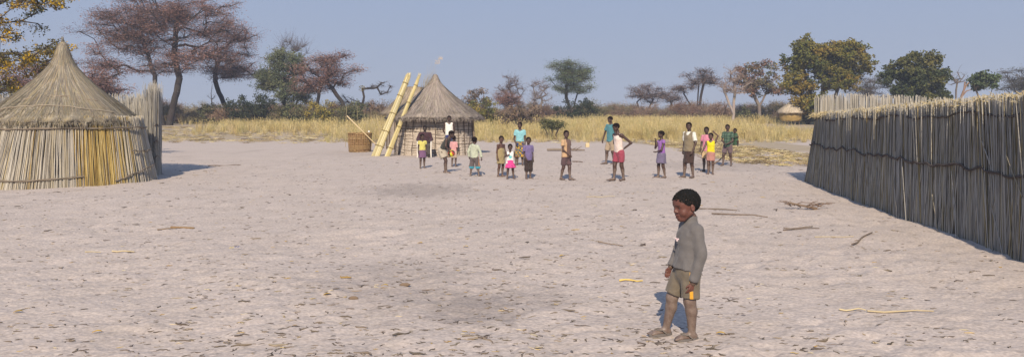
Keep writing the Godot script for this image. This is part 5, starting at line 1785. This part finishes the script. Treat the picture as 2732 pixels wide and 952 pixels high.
	# clothes
	for c in sp.get("wear", []):
		var g := SDF.new(lo, hi, sp.get("cloth_cell", 0.0135))
		var e: float = c.get("ease", 0.012) * H
		var hem: float = c.get("hem", 0.45) * H
		match c.t:
			"shirt":
				var bot := P + (N - P).normalized() * (hem - P.y) / maxf(0.2, up.y)
				if hem < P.y: bot = V(P.x, hem, P.z)
				g.cap(chest, waist, 0.083 * H * fat + e, 0.071 * H * fat + e * 1.3, 0.03 * H, F, 1.36)
				g.cap(waist, bot, 0.071 * H * fat + e * 1.3, c.get("wide", 0.08) * H * fat + e * 1.5, 0.03 * H, F, 1.3, 1)
				g.cap(shL - X * c.get("strap", 0.0) * H, shR + X * c.get("strap", 0.0) * H, 0.027 * H + e * 0.5, 0.027 * H + e * 0.5, 0.03 * H)
				if c.has("collar"): g.cap(N - up * 0.02 * H, N + up * c.collar * H, 0.042 * H + e * 0.4, 0.036 * H + e * 0.4, 0.015 * H, Vector3.ZERO, 1.0, 1)
				var sl: float = c.get("sleeve", 0.0)
				for q in [1, -1]:
					if sl > 0.0:
						var end: Vector3 = sh[q].lerp(el[q], minf(1.0, sl))
						g.cap(sh[q], end, 0.027 * H * fat + e * 0.6, 0.0255 * H * fat + e * (1.0 if sl < 1.0 else 0.6), 0.015 * H, Vector3.ZERO, 1.0, 1 if sl <= 1.0 else 0)
						if sl > 1.0: g.cap(el[q], el[q].lerp(wr[q], sl - 1.0), 0.0215 * H * fat + e * 0.75, 0.0185 * H * fat + e * 0.7, 0.012 * H, Vector3.ZERO, 1.0, 1)
				if c.has("hood"):
					g.cap(N + F * -0.045 * H + X * 0.03 * H, N + F * -0.045 * H - X * 0.03 * H - up * 0.02 * H, 0.034 * H, 0.034 * H, 0.03 * H)
				if c.has("neck"): # opened at the neck
					g.ell(N + F * 0.07 * H + up * 0.015 * H, V(0.045, c.neck, 0.075) * H, 0.01 * H, true)
			"shorts":
				g.cap(P + up * c.get("rise", 0.05) * H, P - up * 0.015 * H, 0.074 * H * fat + e, 0.079 * H * fat + e, 0.02 * H, F, 1.32)
				for q in [1, -1]:
					var t := clampf((hip[q].y - hem) / maxf(0.01, hip[q].y - kn[q].y), 0.05, 2.0)
					if c.has("sit"): t = c.sit
					var end: Vector3 = hip[q].lerp(kn[q], minf(t, 1.0))
					g.cap(hip[q], end, 0.05 * H * fat + e, c.get("wide", 0.04) * H * fat + e, 0.009 * H, Vector3.ZERO, 1.0, 1 if t <= 1.0 else 0)
					if t > 1.0:
						var e2: Vector3 = kn[q].lerp(an[q], t - 1.0)
						g.cap(kn[q], e2, c.get("wide", 0.052) * H * fat + e, c.get("wide", 0.05) * H * fat * 0.85 + e, 0.02 * H, Vector3.ZERO, 1.0, 1)
			"skirt":
				e += 0.007 * H
				var top: Vector3 = P + up * c.get("rise", 0.06) * H
				var bot := V((P.x + an[1].x + an[-1].x) / 3.0, hem, (P.z + kn[1].z + kn[-1].z) / 3.0)
				g.cap(top, P - up * 0.01 * H, 0.073 * H * fat + e, 0.08 * H * fat + e, 0.02 * H, F, 1.3)
				g.cap(P - up * 0.01 * H, bot, 0.08 * H * fat + e, c.get("wide", 0.1) * H, 0.02 * H, F, c.get("deep", 1.2), 1, c.get("folds", 7), c.get("amp", 0.06))
			"wrap":
				g.cap(P.lerp(N, c.get("top", 0.6)), P, 0.085 * H + e, 0.088 * H + e, 0.03 * H, F, 1.25, 0, 5, 0.05)
				g.cap(P, V(P.x, hem, P.z), 0.088 * H + e, c.get("wide", 0.11) * H, 0.02 * H, F, 1.2, 1, 6, 0.06)
		var col = c.c
		var fn: Callable = col if col is Callable else func(p):
			var w := 1.0 + 0.10 * nb.get_noise_3d(p.x * 14, p.y * 14, p.z * 14) + 0.06 * nc.get_noise_3d(p.x * 50, p.y * 50, p.z * 50)
			return Color(col.r * w, col.g * w, col.b * w)
		var m := g.net(fn)
		crumple(m, c.get("fold", 0.008) * 1.4, c.get("ff", 11.0) * 0.8)
		var mi := part(c.n, m.mesh(), M.cloth, o)
		if c.has("label"): mi.set_meta("label", c.label)
	return o

func patches(cols: Array, f: float) -> Callable:
	return func(p):
		var a := nb.get_noise_3d(p.x * f, p.y * f, p.z * f)
		var b := na.get_noise_3d(p.x * f * 2.0 + 50, p.y * f * 2.0, p.z * f * 2.0)
		var k := int(clampf((a * 0.9 + b * 0.9 + 0.5), 0.0, 0.999) * cols.size())
		return cols[k]

func plaid(a: Color, b: Color, f: float) -> Callable:
	return func(p):
		var k := 0.5 * float(sin((p.x + p.z) * f) > 0.1) + 0.5 * float(sin(p.y * f) > 0.1)
		return a.lerp(b, k)

func build_people() -> void:
	make_head()
	build_boy()
	build_group()

func build_boy() -> void:
	var grey := Color(0.125, 0.117, 0.117)
	var khaki := Color(0.138, 0.115, 0.088)
	var H := 1.145
	var yaw := -1.32
	var stripe := func(p):
		var w := 1.0 + 0.12 * nb.get_noise_3d(p.x * 14, p.y * 14, p.z * 14) + 0.10 * nc.get_noise_3d(p.x * 60, p.y * 60, p.z * 60)
		if p.x > 0.03 and p.z > 0.0 and p.z < 0.026 and (nc.get_noise_3d(p.x * 40, p.y * 40, p.z * 40) < 0.5) and not (p.y < 0.415 and p.y > 0.395): return Color(0.62, 0.32, 0.035) * w
		return khaki * w
	var sp := {"x": 1.335, "d": 6.18, "H": H, "head": 0.213, "yaw": yaw, "cell": 0.0085, "cloth_cell": 0.0085,
		"label": "small boy in grey sweater, khaki shorts and flip-flops standing nearest the camera", "skin": Color(0.092, 0.055, 0.043), "face": Color(0.115, 0.046, 0.032), "dust": 0.62, "dusty": 0.30, "hair": Color(0.010, 0.008, 0.008),
		"P": V(0, 0.46, -0.015), "N": V(0, 0.775, -0.045), "sw": 0.088, "chin": V(0, 0.788, -0.012), "look": 0.10, "nod": 0.10, "fat": 1.2,
		"aL": V(0.058, 0.046, -0.02), "aR": V(-0.10, 0.046, 0.095), "kL": V(0.055, 0.262, -0.005), "kR": V(-0.075, 0.265, 0.06), "fL": V(0.02, 0, 1), "fR": V(0.06, 0, 1),
		"eL": V(0.128, 0.575, -0.05), "wL": V(0.118, 0.395, 0.005), "eR": V(-0.128, 0.59, -0.02), "wR": V(-0.12, 0.46, 0.05), "group": "",
		"wear": [
			{"t": "shorts", "n": "shorts", "c": stripe, "hem": 0.286, "wide": 0.041, "ease": 0.012, "fold": 0.006, "ff": 12.0, "label": "khaki shorts with an orange side stripe"},
			{"t": "shirt", "n": "sweater", "c": grey, "hem": 0.47, "sleeve": 1.93, "ease": 0.013, "collar": 0.052, "wide": 0.086, "fold": 0.006, "ff": 13.0},
		]}
	var o := person(sp)
	# the small pinned bow
	var b := MB.new()
	for q in [-1.0, 1.0]:
		b.ball(V(q * 0.011, 0, 0), V(0.012, 0.007, 0.004), Color(0.72, 0.55, 0.56), 5)
		b.tube(PackedVector3Array([V(0, 0, 0), V(q * 0.008, -0.016, 0.001)]), PackedFloat32Array([0.003, 0.004]), 5, Color(0.75, 0.62, 0.62), Color(0.75, 0.62, 0.62), true)
	b.ball(V(0, 0, 0.002), V(0.005, 0.005, 0.005), Color(0.6, 0.4, 0.42), 4)
	part("pinned_bow", b.mesh(), M.cloth, o, Transform3D(Basis(Vector3.UP, 0.25), V(0.03, 0.775, 0.083)))
	# flip-flops
	for e in [[V(0.058, 0, -0.02), V(0.02, 0, 1)], [V(-0.10, 0, 0.095), V(0.06, 0, 1)]]:
		var q := thing("flip_flop", o.to_global(e[0] * H) * Vector3(1, 0, 1) + Vector3(0, o.position.y + 0.004, 0), "worn grey flip-flop under the boy's near left foot" if e[0].x > 0 else "worn grey flip-flop under the boy's forward right foot", "sandal", "the boy's flip-flops", yaw + atan2(e[1].x, e[1].z))
		var sole := MB.new()
		var rings := []
		for h in [[0.96, -0.004], [1.0, 0.0], [1.0, 0.016], [0.96, 0.020]]:
			var ring := []
			for j in 28:
				var th := TAU * j / 28
				var z := cos(th)
				var w := 0.034 + 0.010 * z - 0.004 * cos(2.0 * th)
				ring.append(V(sin(th) * w * h[0], h[1] + 0.003 * z * z, 0.045 + z * 0.102 * h[0]))
			rings.append(ring)
		var lid := []
		for j in 28: lid.append(V(0, 0.019, 0.045))
		rings.append(lid)
		sole.loft(rings, Color(0.14, 0.125, 0.115))
		part("sole", sole.mesh(), M.rubber, q)
		for s in [-1.0, 1.0]:
			var st := MB.new()
			st.tube(PackedVector3Array([V(0.004 * s, 0.022, 0.108), V(s * 0.014, 0.052, 0.085), V(s * 0.032, 0.050, 0.045), V(s * 0.037, 0.018, 0.008)]), PackedFloat32Array([0.005, 0.006, 0.0065, 0.005]), 6, Color(0.15, 0.13, 0.115), Color(0.15, 0.13, 0.115), true)
			part("strap", st.mesh(), M.rubber, q)

func build_group() -> void:
	# by the mud hut
	person({"x": -2.93, "d": 26.2, "H": 1.13, "yaw": 0.35, "look": 0.2, "label": "girl in yellow green shirt and purple skirt before the seated man", "wear": [
		{"t": "skirt", "n": "skirt", "c": Color(0.15, 0.08, 0.15), "hem": 0.31, "wide": 0.118},
		{"t": "shirt", "n": "shirt", "c": Color(0.50, 0.45, 0.13), "hem": 0.525, "sleeve": 0.45, "neck": 0.05}]})
	person({"x": -2.62, "d": 33.4, "H": 1.72, "head": 0.135, "yaw": 0.15, "nod": 0.1, "label": "tall figure in white sleeveless top standing against the mud wall", "eL": V(0.135, 0.64, -0.05), "wL": V(0.07, 0.52, -0.09), "eR": V(-0.135, 0.64, -0.05), "wR": V(-0.07, 0.52, -0.09), "wear": [
		{"t": "shorts", "n": "trousers", "c": Color(0.085, 0.09, 0.105), "hem": 0.06, "wide": 0.031, "rise": 0.04},
		{"t": "skirt", "n": "tied_jacket", "c": Color(0.03, 0.035, 0.12), "hem": 0.40, "wide": 0.085, "rise": 0.045},
		{"t": "shirt", "n": "sleeveless_top", "c": Color(0.68, 0.66, 0.60), "hem": 0.50, "strap": 0.02, "neck": 0.06}]})
	var bent := person({"x": -2.0, "d": 24.0, "H": 1.42, "head": 0.15, "yaw": 1.35, "label": "child bending forward holding a colourful ball, in dark sleeveless top", "P": V(0, 0.485, -0.065), "N": V(0, 0.735, 0.075), "chin": V(0, 0.752, 0.125), "nod": 0.25, "look": -0.1,
		"aL": V(0.045, 0.036, -0.02), "aR": V(-0.045, 0.036, 0.04), "kL": V(0.045, 0.27, 0.0), "kR": V(-0.045, 0.27, 0.03), "eL": V(0.13, 0.59, 0.035), "wL": V(0.075, 0.475, 0.08), "eR": V(-0.125, 0.58, 0.05), "wR": V(-0.075, 0.465, 0.115), "gL": 1, "gR": 1, "wear": [
		{"t": "skirt", "n": "skirt", "c": Color(0.36, 0.32, 0.26), "hem": 0.335, "wide": 0.105, "rise": 0.03},
		{"t": "shirt", "n": "sleeveless_top", "c": Color(0.045, 0.045, 0.042), "hem": 0.50, "strap": 0.01, "neck": 0.05}]})
	var ball := thing("ball", bent.to_global(V(0.0, 0.425, 0.135) * 1.42), "yellow, red and black ball held by the bending child", "ball")
	var names := ["yellow_panel", "red_panel", "black_panel"]
	var cols := [Color(0.6, 0.55, 0.03), Color(0.42, 0.06, 0.03), Color(0.02, 0.02, 0.02)]
	for k in 9:
		var b := MB.new()
		var rings := []
		for a in 11:
			var ph := PI * (a / 10.0)
			var ring := []
			for e in 4:
				var th := TAU * (k + e / 3.0 * 0.97) / 9.0
				ring.append(V(sin(ph) * cos(th), cos(ph) * -1.0, -sin(ph) * sin(th)) * 0.108)
			rings.append(ring)
		b.loft(rings, cols[k % 3], false)
		part(names[k % 3], b.mesh(), M.plastic, ball)
	ball.rotation = V(0.6, 0.4, 0.5)
	person({"x": -1.98, "d": 27.3, "H": 1.06, "head": 0.17, "yaw": 2.7, "label": "child in pale pink top mostly hidden behind the bending child", "wear": [
		{"t": "shorts", "n": "shorts", "c": Color(0.42, 0.34, 0.26), "hem": 0.29, "wide": 0.046},
		{"t": "shirt", "n": "shirt", "c": Color(0.52, 0.27, 0.27), "hem": 0.40, "sleeve": 0.9, "ease": 0.02}]})
	var sp := func(p):
		if p.y < 0.285: return Color(0.05, 0.28, 0.38)
		if absf(p.x + 0.0) > 0.082 and absf(p.z) < 0.012: return Color(0.5, 0.25, 0.12)
		return Color(0.105, 0.085, 0.085)
	person({"x": -1.07, "d": 22.8, "H": 1.13, "head": 0.175, "yaw": 2.75, "look": -0.1, "label": "small child in pale green hooded top seen from behind", "aL": V(0.105, 0.038, -0.01), "aR": V(-0.11, 0.038, 0.03), "eL": V(0.16, 0.62, 0.0), "wL": V(0.16, 0.49, 0.03), "eR": V(-0.165, 0.62, 0.0), "wR": V(-0.2, 0.48, -0.01), "skin": Color(0.075, 0.043, 0.033), "wear": [
		{"t": "shorts", "n": "shorts", "c": sp, "hem": 0.20, "wide": 0.050, "ease": 0.014, "label": "dark grey shorts with turquoise hems"},
		{"t": "shirt", "n": "hooded_top", "c": Color(0.40, 0.43, 0.34), "hem": 0.475, "sleeve": 1.95, "ease": 0.02, "hood": 1, "fold": 0.010}]})
	# the knot of four
	person({"x": -0.31, "d": 22.6, "H": 1.16, "yaw": 0.75, "look": -0.7, "label": "girl in khaki wrapped dress with bare shoulders, left of toddler", "eL": V(0.115, 0.61, 0.02), "wL": V(0.05, 0.56, 0.11), "aR": V(-0.05, 0.038, -0.05), "skin": Color(0.085, 0.042, 0.03), "wear": [
		{"t": "wrap", "n": "wrapped_dress", "c": Color(0.27, 0.215, 0.115), "hem": 0.325, "wide": 0.115, "top": 0.42, "ease": 0.024, "fold": 0.014, "ff": 8.0}]})
	var spot := func(p):
		if Vector2(p.x, p.y - 0.60).length() < 0.045 and p.z > 0.0: return Color(0.14, 0.45, 0.48)
		return Color(0.70, 0.68, 0.66)
	person({"x": -0.05, "d": 21.9, "H": 0.955, "head": 0.185, "yaw": 0.1, "label": "toddler in white top and bright pink skirt among taller children", "aL": V(0.10, 0.038, 0.0), "aR": V(-0.085, 0.038, 0.02), "eR": V(-0.155, 0.63, 0.02), "wR": V(-0.065, 0.69, 0.095), "eL": V(0.15, 0.60, 0.0), "wL": V(0.15, 0.48, 0.05), "fat": 1.1, "wear": [
		{"t": "skirt", "n": "skirt", "c": Color(0.55, 0.055, 0.22), "hem": 0.315, "wide": 0.165, "folds": 9, "amp": 0.09},
		{"t": "shirt", "n": "sleeveless_top", "c": spot, "hem": 0.43, "strap": 0.01, "neck": 0.05, "wide": 0.10, "label": "white sleeveless top with a turquoise print"}]})
	person({"x": 0.27, "d": 27.5, "H": 1.48, "head": 0.145, "yaw": -0.15, "look": -0.25, "label": "woman in cyan shirt and colourful patterned skirt behind the toddler", "eR": V(-0.135, 0.61, 0.0), "wR": V(-0.075, 0.49, 0.075), "wear": [
		{"t": "skirt", "n": "patterned_skirt", "c": patches([Color(0.02, 0.035, 0.15), Color(0.03, 0.14, 0.05), Color(0.55, 0.22, 0.03), Color(0.025, 0.03, 0.10), Color(0.05, 0.17, 0.06), Color(0.5, 0.27, 0.03)], 8.0), "hem": 0.20, "wide": 0.145, "folds": 8, "fold": 0.01},
		{"t": "shirt", "n": "shirt", "c": patches([Color(0.20, 0.42, 0.46), Color(0.26, 0.50, 0.54), Color(0.15, 0.35, 0.40)], 20.0), "hem": 0.555, "sleeve": 0.55, "neck": 0.05}]})
	person({"x": 0.45, "d": 22.0, "H": 1.16, "yaw": 0.45, "look": -0.4, "label": "boy in purple polo shirt and dark rolled trousers right of toddler", "eR": V(-0.125, 0.62, 0.0), "wR": V(-0.09, 0.49, 0.06), "wear": [
		{"t": "shorts", "n": "trousers", "c": Color(0.040, 0.030, 0.028), "hem": 0.19, "wide": 0.041, "ease": 0.014},
		{"t": "shirt", "n": "polo_shirt", "c": Color(0.145, 0.115, 0.235), "hem": 0.45, "sleeve": 0.75, "ease": 0.017, "collar": 0.015}]})
	var two := func(p):
		return Color(0.42, 0.28, 0.165) if p.x < -0.045 - p.z * 0.35 else Color(0.135, 0.085, 0.07)
	person({"x": 1.45, "d": 21.5, "H": 1.33, "head": 0.155, "yaw": 0.85, "look": -0.75, "tilt": 0.05, "label": "boy in tan and brown shirt standing alone in the middle", "aL": V(0.04, 0.038, 0.07), "aR": V(-0.05, 0.038, -0.09), "eR": V(-0.125, 0.61, 0.02), "wR": V(-0.03, 0.51, 0.09), "eL": V(0.12, 0.61, 0.01), "wL": V(0.02, 0.49, 0.10), "skin": Color(0.075, 0.045, 0.036), "wear": [
		{"t": "shorts", "n": "shorts", "c": Color(0.095, 0.06, 0.065), "hem": 0.30, "wide": 0.041},
		{"t": "shirt", "n": "shirt", "c": two, "hem": 0.46, "sleeve": 0.55, "ease": 0.02, "wide": 0.09, "label": "brown shirt with a tan back and sleeve"}]})
	person({"x": 3.50, "d": 28.4, "H": 1.69, "head": 0.135, "yaw": -0.85, "look": -0.1, "nod": 0.15, "label": "tall figure in teal shirt standing behind girl with raspberry shorts", "aR": V(-0.055, 0.036, 0.09), "aL": V(0.07, 0.036, -0.02), "eR": V(-0.15, 0.64, 0.02), "wR": V(-0.165, 0.51, 0.06), "wear": [
		{"t": "shorts", "n": "shorts", "c": Color(0.30, 0.235, 0.17), "hem": 0.28, "wide": 0.041},
		{"t": "shirt", "n": "shirt", "c": Color(0.065, 0.18, 0.21), "hem": 0.47, "sleeve": 0.6, "ease": 0.016}]})
	person({"x": 2.84, "d": 21.35, "H": 1.56, "head": 0.142, "yaw": -1.0, "look": -0.25, "nod": 0.25, "label": "girl in white tank top and raspberry shorts with hand on hip", "P": V(0, 0.485, -0.01), "N": V(0, 0.805, 0.02), "eL": V(0.175, 0.645, -0.13), "wL": V(0.075, 0.545, -0.05), "eR": V(-0.15, 0.64, -0.03), "wR": V(-0.06, 0.53, -0.09), "aL": V(0.06, 0.036, -0.06), "aR": V(-0.055, 0.036, 0.06), "wear": [
		{"t": "shorts", "n": "shorts", "c": Color(0.27, 0.055, 0.085), "hem": 0.315, "wide": 0.041, "ease": 0.012},
		{"t": "shirt", "n": "tank_top", "c": Color(0.60, 0.50, 0.46), "hem": 0.485, "strap": 0.03, "neck": 0.05, "ease": 0.008}]})
	person({"x": 4.10, "d": 22.0, "H": 1.30, "head": 0.155, "yaw": -1.25, "look": -0.2, "label": "girl in violet top and grey lilac skirt with hand at mouth", "eR": V(-0.125, 0.63, 0.075), "wR": V(-0.015, 0.795, 0.125), "gR": 1, "tR": V(1, 0, 0), "eL": V(0.115, 0.60, 0.06), "wL": V(0.02, 0.56, 0.12), "aL": V(0.045, 0.038, -0.06), "aR": V(-0.045, 0.038, 0.05), "wear": [
		{"t": "skirt", "n": "skirt", "c": Color(0.135, 0.115, 0.185), "hem": 0.315, "wide": 0.108, "deep": 1.0, "folds": 5},
		{"t": "skirt", "n": "waistband", "c": Color(0.6, 0.52, 0.58), "hem": 0.468, "wide": 0.088, "rise": 0.065, "ease": 0.009, "amp": 0.0},
		{"t": "shirt", "n": "top", "c": Color(0.24, 0.11, 0.34), "hem": 0.53, "sleeve": 0.25, "neck": 0.04}]})
	var vest := Color(0.19, 0.155, 0.105)
	person({"x": 4.93, "d": 22.3, "H": 1.545, "head": 0.142, "yaw": -0.85, "look": 0.45, "label": "tall child in khaki vest, white shirt sleeves and dark brown skirt", "eL": V(0.14, 0.63, 0.0), "wL": V(0.115, 0.48, 0.06), "aL": V(0.06, 0.036, -0.03), "aR": V(-0.06, 0.036, 0.07), "wear": [
		{"t": "skirt", "n": "skirt", "c": Color(0.050, 0.032, 0.028), "hem": 0.265, "wide": 0.105, "folds": 5, "amp": 0.03},
		{"t": "shirt", "n": "white_shirt", "c": Color(0.62, 0.60, 0.55), "hem": 0.55, "sleeve": 0.78, "ease": 0.012, "collar": 0.01},
		{"t": "shirt", "n": "vest", "c": vest, "hem": 0.475, "ease": 0.02, "strap": 0.0, "neck": 0.07, "wide": 0.088, "fold": 0.009}]})
	# the pair at right
	person({"x": 5.95, "d": 24.5, "H": 1.37, "head": 0.15, "yaw": -0.7, "look": 0.3, "label": "girl in pink shirt half hidden behind girl in yellow", "eR": V(-0.13, 0.61, 0.0), "wR": V(-0.12, 0.49, 0.07), "skin": Color(0.052, 0.03, 0.024), "wear": [
		{"t": "shorts", "n": "shorts", "c": Color(0.50, 0.36, 0.20), "hem": 0.30, "wide": 0.041},
		{"t": "shirt", "n": "shirt", "c": Color(0.52, 0.20, 0.27), "hem": 0.46, "sleeve": 0.6, "collar": 0.01}]})
	person({"x": 5.83, "d": 23.5, "H": 1.22, "head": 0.16, "yaw": -0.35, "look": -0.2, "label": "girl in bright yellow top and salmon skirt with arm raised to head", "eL": V(0.165, 0.93, -0.02), "wL": V(0.09, 1.0, 0.01), "tL": V(-1, 0.3, 0.5), "eR": V(-0.15, 0.63, 0.06), "wR": V(-0.20, 0.53, 0.09), "aL": V(0.04, 0.038, -0.03), "skin": Color(0.085, 0.048, 0.037), "wear": [
		{"t": "skirt", "n": "skirt", "c": Color(0.36, 0.18, 0.155), "hem": 0.325, "wide": 0.108, "folds": 7},
		{"t": "shirt", "n": "sleeveless_top", "c": Color(0.60, 0.52, 0.02), "hem": 0.485, "strap": 0.015, "neck": 0.05}]})
	person({"x": 7.40, "d": 27.5, "H": 1.41, "head": 0.148, "yaw": -0.55, "look": 0.25, "label": "boy in green plaid shirt carrying a small child on his back", "eL": V(0.135, 0.61, 0.03), "wL": V(0.035, 0.535, 0.125), "eR": V(-0.135, 0.61, 0.02), "wR": V(-0.03, 0.53, 0.13), "aR": V(-0.10, 0.038, 0.05), "aL": V(0.075, 0.038, -0.04), "kR": V(-0.085, 0.26, 0.06), "wear": [
		{"t": "shorts", "n": "shorts", "c": Color(0.12, 0.085, 0.095), "hem": 0.30, "wide": 0.043},
		{"t": "shirt", "n": "plaid_shirt", "c": plaid(Color(0.03, 0.055, 0.045), Color(0.085, 0.13, 0.095), 60.0), "hem": 0.455, "sleeve": 0.65, "ease": 0.016}]})
	person({"x": 7.70, "d": 27.62, "H": 0.80, "head": 0.21, "yaw": -0.6, "y0": 0.53, "label": "small child in green carried on the plaid boy's back", "P": V(0, 0.34, 0), "N": V(0, 0.69, 0.04), "aL": V(0.16, 0.20, 0.16), "aR": V(-0.14, 0.20, 0.16), "kL": V(0.16, 0.40, 0.14), "kR": V(-0.14, 0.40, 0.14), "eL": V(0.15, 0.55, 0.08), "wL": V(0.10, 0.58, 0.2), "eR": V(-0.13, 0.55, 0.1), "wR": V(-0.10, 0.60, 0.2), "dust": 0.0, "wear": [
		{"t": "wrap", "n": "carrying_cloth", "c": plaid(Color(0.025, 0.055, 0.035), Color(0.06, 0.11, 0.07), 55.0), "hem": 0.22, "wide": 0.15, "top": 0.8, "ease": 0.04}]})
	# the seated man and his chair
	var ch := thing("plastic_chair", flatp(-3.62, 33.1), "white plastic armchair under the seated man", "chair", "", 0.1)
	var wht := Color(0.66, 0.62, 0.55)
	var seat := MB.new()
	seat.box(Transform3D(Basis(), V(0, 0.42, 0.0)), V(0.46, 0.03, 0.44), wht)
	part("seat", seat.mesh(), M.plastic, ch)
	var bk := MB.new()
	bk.box(Transform3D(Basis(Vector3.RIGHT, -0.2), V(0, 0.66, -0.25)), V(0.46, 0.46, 0.022), wht)
	part("backrest", bk.mesh(), M.plastic, ch)
	for s in [-1.0, 1.0]:
		var am := MB.new()
		am.tube(PackedVector3Array([V(s * 0.25, 0.64, -0.24), V(s * 0.28, 0.65, 0.0), V(s * 0.28, 0.63, 0.2), V(s * 0.275, 0.58, 0.235)]), PackedFloat32Array([0.025, 0.03, 0.03, 0.026]), 8, wht, wht, true)
		part("armrest", am.mesh(), M.plastic, ch)
		for z in [-1.0, 1.0]:
			var lg := MB.new()
			var t := 0.6 if z > 0 else 0.44
			lg.tube(PackedVector3Array([V(s * 0.275, t, z * 0.23), V(s * 0.265, 0.3, z * 0.24), V(s * 0.28, -0.01, z * 0.26)]), PackedFloat32Array([0.034, 0.036, 0.026]), 8, wht, wht, true)
			part("leg", lg.mesh(), M.plastic, ch)
	person({"x": -3.60, "d": 33.1, "H": 1.68, "head": 0.135, "yaw": 0.12, "look": 0.1, "nod": -0.05, "label": "man in dark maroon jacket seated in a white plastic chair", "P": V(0, 0.30, -0.06), "N": V(0, 0.60, -0.08), "sw": 0.12, "skin": Color(0.035, 0.022, 0.018),
		"kL": V(0.075, 0.295, 0.17), "kR": V(-0.075, 0.295, 0.17), "aL": V(0.085, 0.045, 0.15), "aR": V(-0.085, 0.045, 0.15), "eL": V(0.165, 0.44, -0.05), "wL": V(0.10, 0.365, 0.08), "eR": V(-0.165, 0.44, -0.05), "wR": V(-0.10, 0.365, 0.08), "fat": 1.1, "dust": 0.0, "wear": [
		{"t": "shorts", "n": "trousers", "c": Color(0.075, 0.065, 0.06), "hem": 0.05, "sit": 1.85, "wide": 0.033},
		{"t": "shirt", "n": "jacket", "c": Color(0.055, 0.028, 0.034), "hem": 0.285, "sleeve": 1.9, "ease": 0.02, "collar": 0.01, "fold": 0.012}]})
	# firewood beside the chair
	for k in 4:
		stick("firewood", "short log of firewood on the ground right of plastic chair", "firewood", PackedVector3Array([flatp(-3.0 + 0.02 * k, 33.2 + 0.07 * k, 0.045 + 0.05 * (k % 2)), flatp(-2.8, 33.2 + 0.07 * k, 0.05 + 0.05 * (k % 2)), flatp(-2.58 + 0.03 * k, 33.15 + 0.07 * k, 0.045 + 0.05 * (k % 2))]), 0.045, Color(0.38, 0.25, 0.13), "firewood by the chair")

func _ready() -> void:
	# camera
	var cam := Camera3D.new()
	cam.name = "camera"
	add_child(cam)
	cam.position = Vector3(0, 1.7, 0)
	cam.projection = Camera3D.PROJECTION_FRUSTUM
	cam.near = 0.1
	cam.far = 3000.0
	cam.size = 0.1 * 898.0 / 2022.0
	cam.frustum_offset = Vector2(0, -0.1 * 157.0 / 2022.0)
	cam.current = true
	# sky, haze and exposure
	var env := Environment.new()
	env.background_mode = Environment.BG_SKY
	var sky := Sky.new()
	var sm := ProceduralSkyMaterial.new()
	sm.sky_top_color = Color(0.47, 0.555, 0.70)
	sm.sky_horizon_color = Color(0.565, 0.592, 0.645)
	sm.sky_curve = 0.16
	sm.ground_horizon_color = Color(0.58, 0.6, 0.64)
	sm.ground_bottom_color = Color(0.5, 0.46, 0.42)
	sm.sun_angle_max = 1.0
	sky.sky_material = sm
	env.sky = sky
	env.tonemap_mode = Environment.TONE_MAPPER_LINEAR
	env.tonemap_exposure = 1.45
	env.fog_enabled = true
	env.fog_density = 0.0011
	env.fog_light_color = Color(0.76, 0.80, 0.88)
	env.sdfgi_enabled = true
	env.ssao_enabled = true
	env.ssil_enabled = true
	var we := WorldEnvironment.new()
	we.name = "world_environment"
	we.environment = env
	add_child(we)
	# the sun, behind the camera and a little to its left
	var sun := DirectionalLight3D.new()
	sun.name = "sun"
	add_child(sun)
	var az := 0.08
	var el := deg_to_rad(36.0)
	sun.look_at_from_position(Vector3.ZERO, Vector3(sin(az) * cos(el), -sin(el), -cos(az) * cos(el)), Vector3.UP)
	sun.light_energy = 1.3
	sun.light_color = Color(1.0, 0.935, 0.84)
	sun.light_angular_distance = 0.5
	sun.shadow_enabled = true

	rng.seed = 20240
	for e in [[na, 3, 0.11], [nb, 11, 0.5], [nc, 23, 0.35]]:
		e[0].seed = e[1]
		e[0].noise_type = FastNoiseLite.TYPE_SIMPLEX_SMOOTH
		e[0].frequency = 1.0
		e[0].fractal_type = FastNoiseLite.FRACTAL_FBM
		e[0].fractal_octaves = 2
	M.wood = mat(0.9)
	M.reed = mat(0.75)
	M.straw = mat(0.95)
	M.bark = mat(0.95)
	M.mud = mat(1.0)
	M.mud.heightmap_enabled = true
	M.mud.heightmap_texture = noise_tex(0.03, 0.0, 1.0, 256)
	M.mud.heightmap_scale = 4.0
	M.mud.uv1_triplanar = true
	M.mud.uv1_scale = Vector3(1.5, 1.5, 1.5)
	M.leaf = mat(0.7, Color.WHITE, Color(0.45, 0.45, 0.3))
	M.grass = mat(0.8, Color.WHITE, Color(0.5, 0.48, 0.4))
	M.plastic = mat(0.45, Color.WHITE, Color.BLACK, 0.5)
	M.rubber = mat(0.85)
	M.skin = mat(0.52, Color.WHITE, Color.BLACK, 0.5)
	M.hair = mat(0.9)
	M.hair.heightmap_enabled = true
	M.hair.heightmap_texture = noise_tex(0.06, 0.0, 1.0, 256)
	M.hair.heightmap_scale = 0.3
	M.hair.uv1_triplanar = true
	M.hair.uv1_scale = Vector3(9, 9, 9)
	M.eye = mat(0.25, Color.WHITE, Color.BLACK, 0.5)
	M.cloth = mat(0.95)
	M.cloth.rim_enabled = true
	M.cloth.rim = 0.25
	M.cloth.rim_tint = 0.5
	M.cloth.heightmap_enabled = true
	M.cloth.heightmap_texture = noise_tex(0.025, 0.0, 1.0, 256)
	M.cloth.heightmap_scale = 0.2
	M.cloth.uv1_triplanar = true
	M.cloth.uv1_scale = Vector3(3, 3, 3)

	build_ground()
	make_reeds()
	build_left_hut()
	build_left_screen()
	build_mud_hut()
	build_right_fence()
	build_trees()
	build_grass()
	build_granary()
	build_bundles()
	build_basket()
	build_people()
	build_litter()
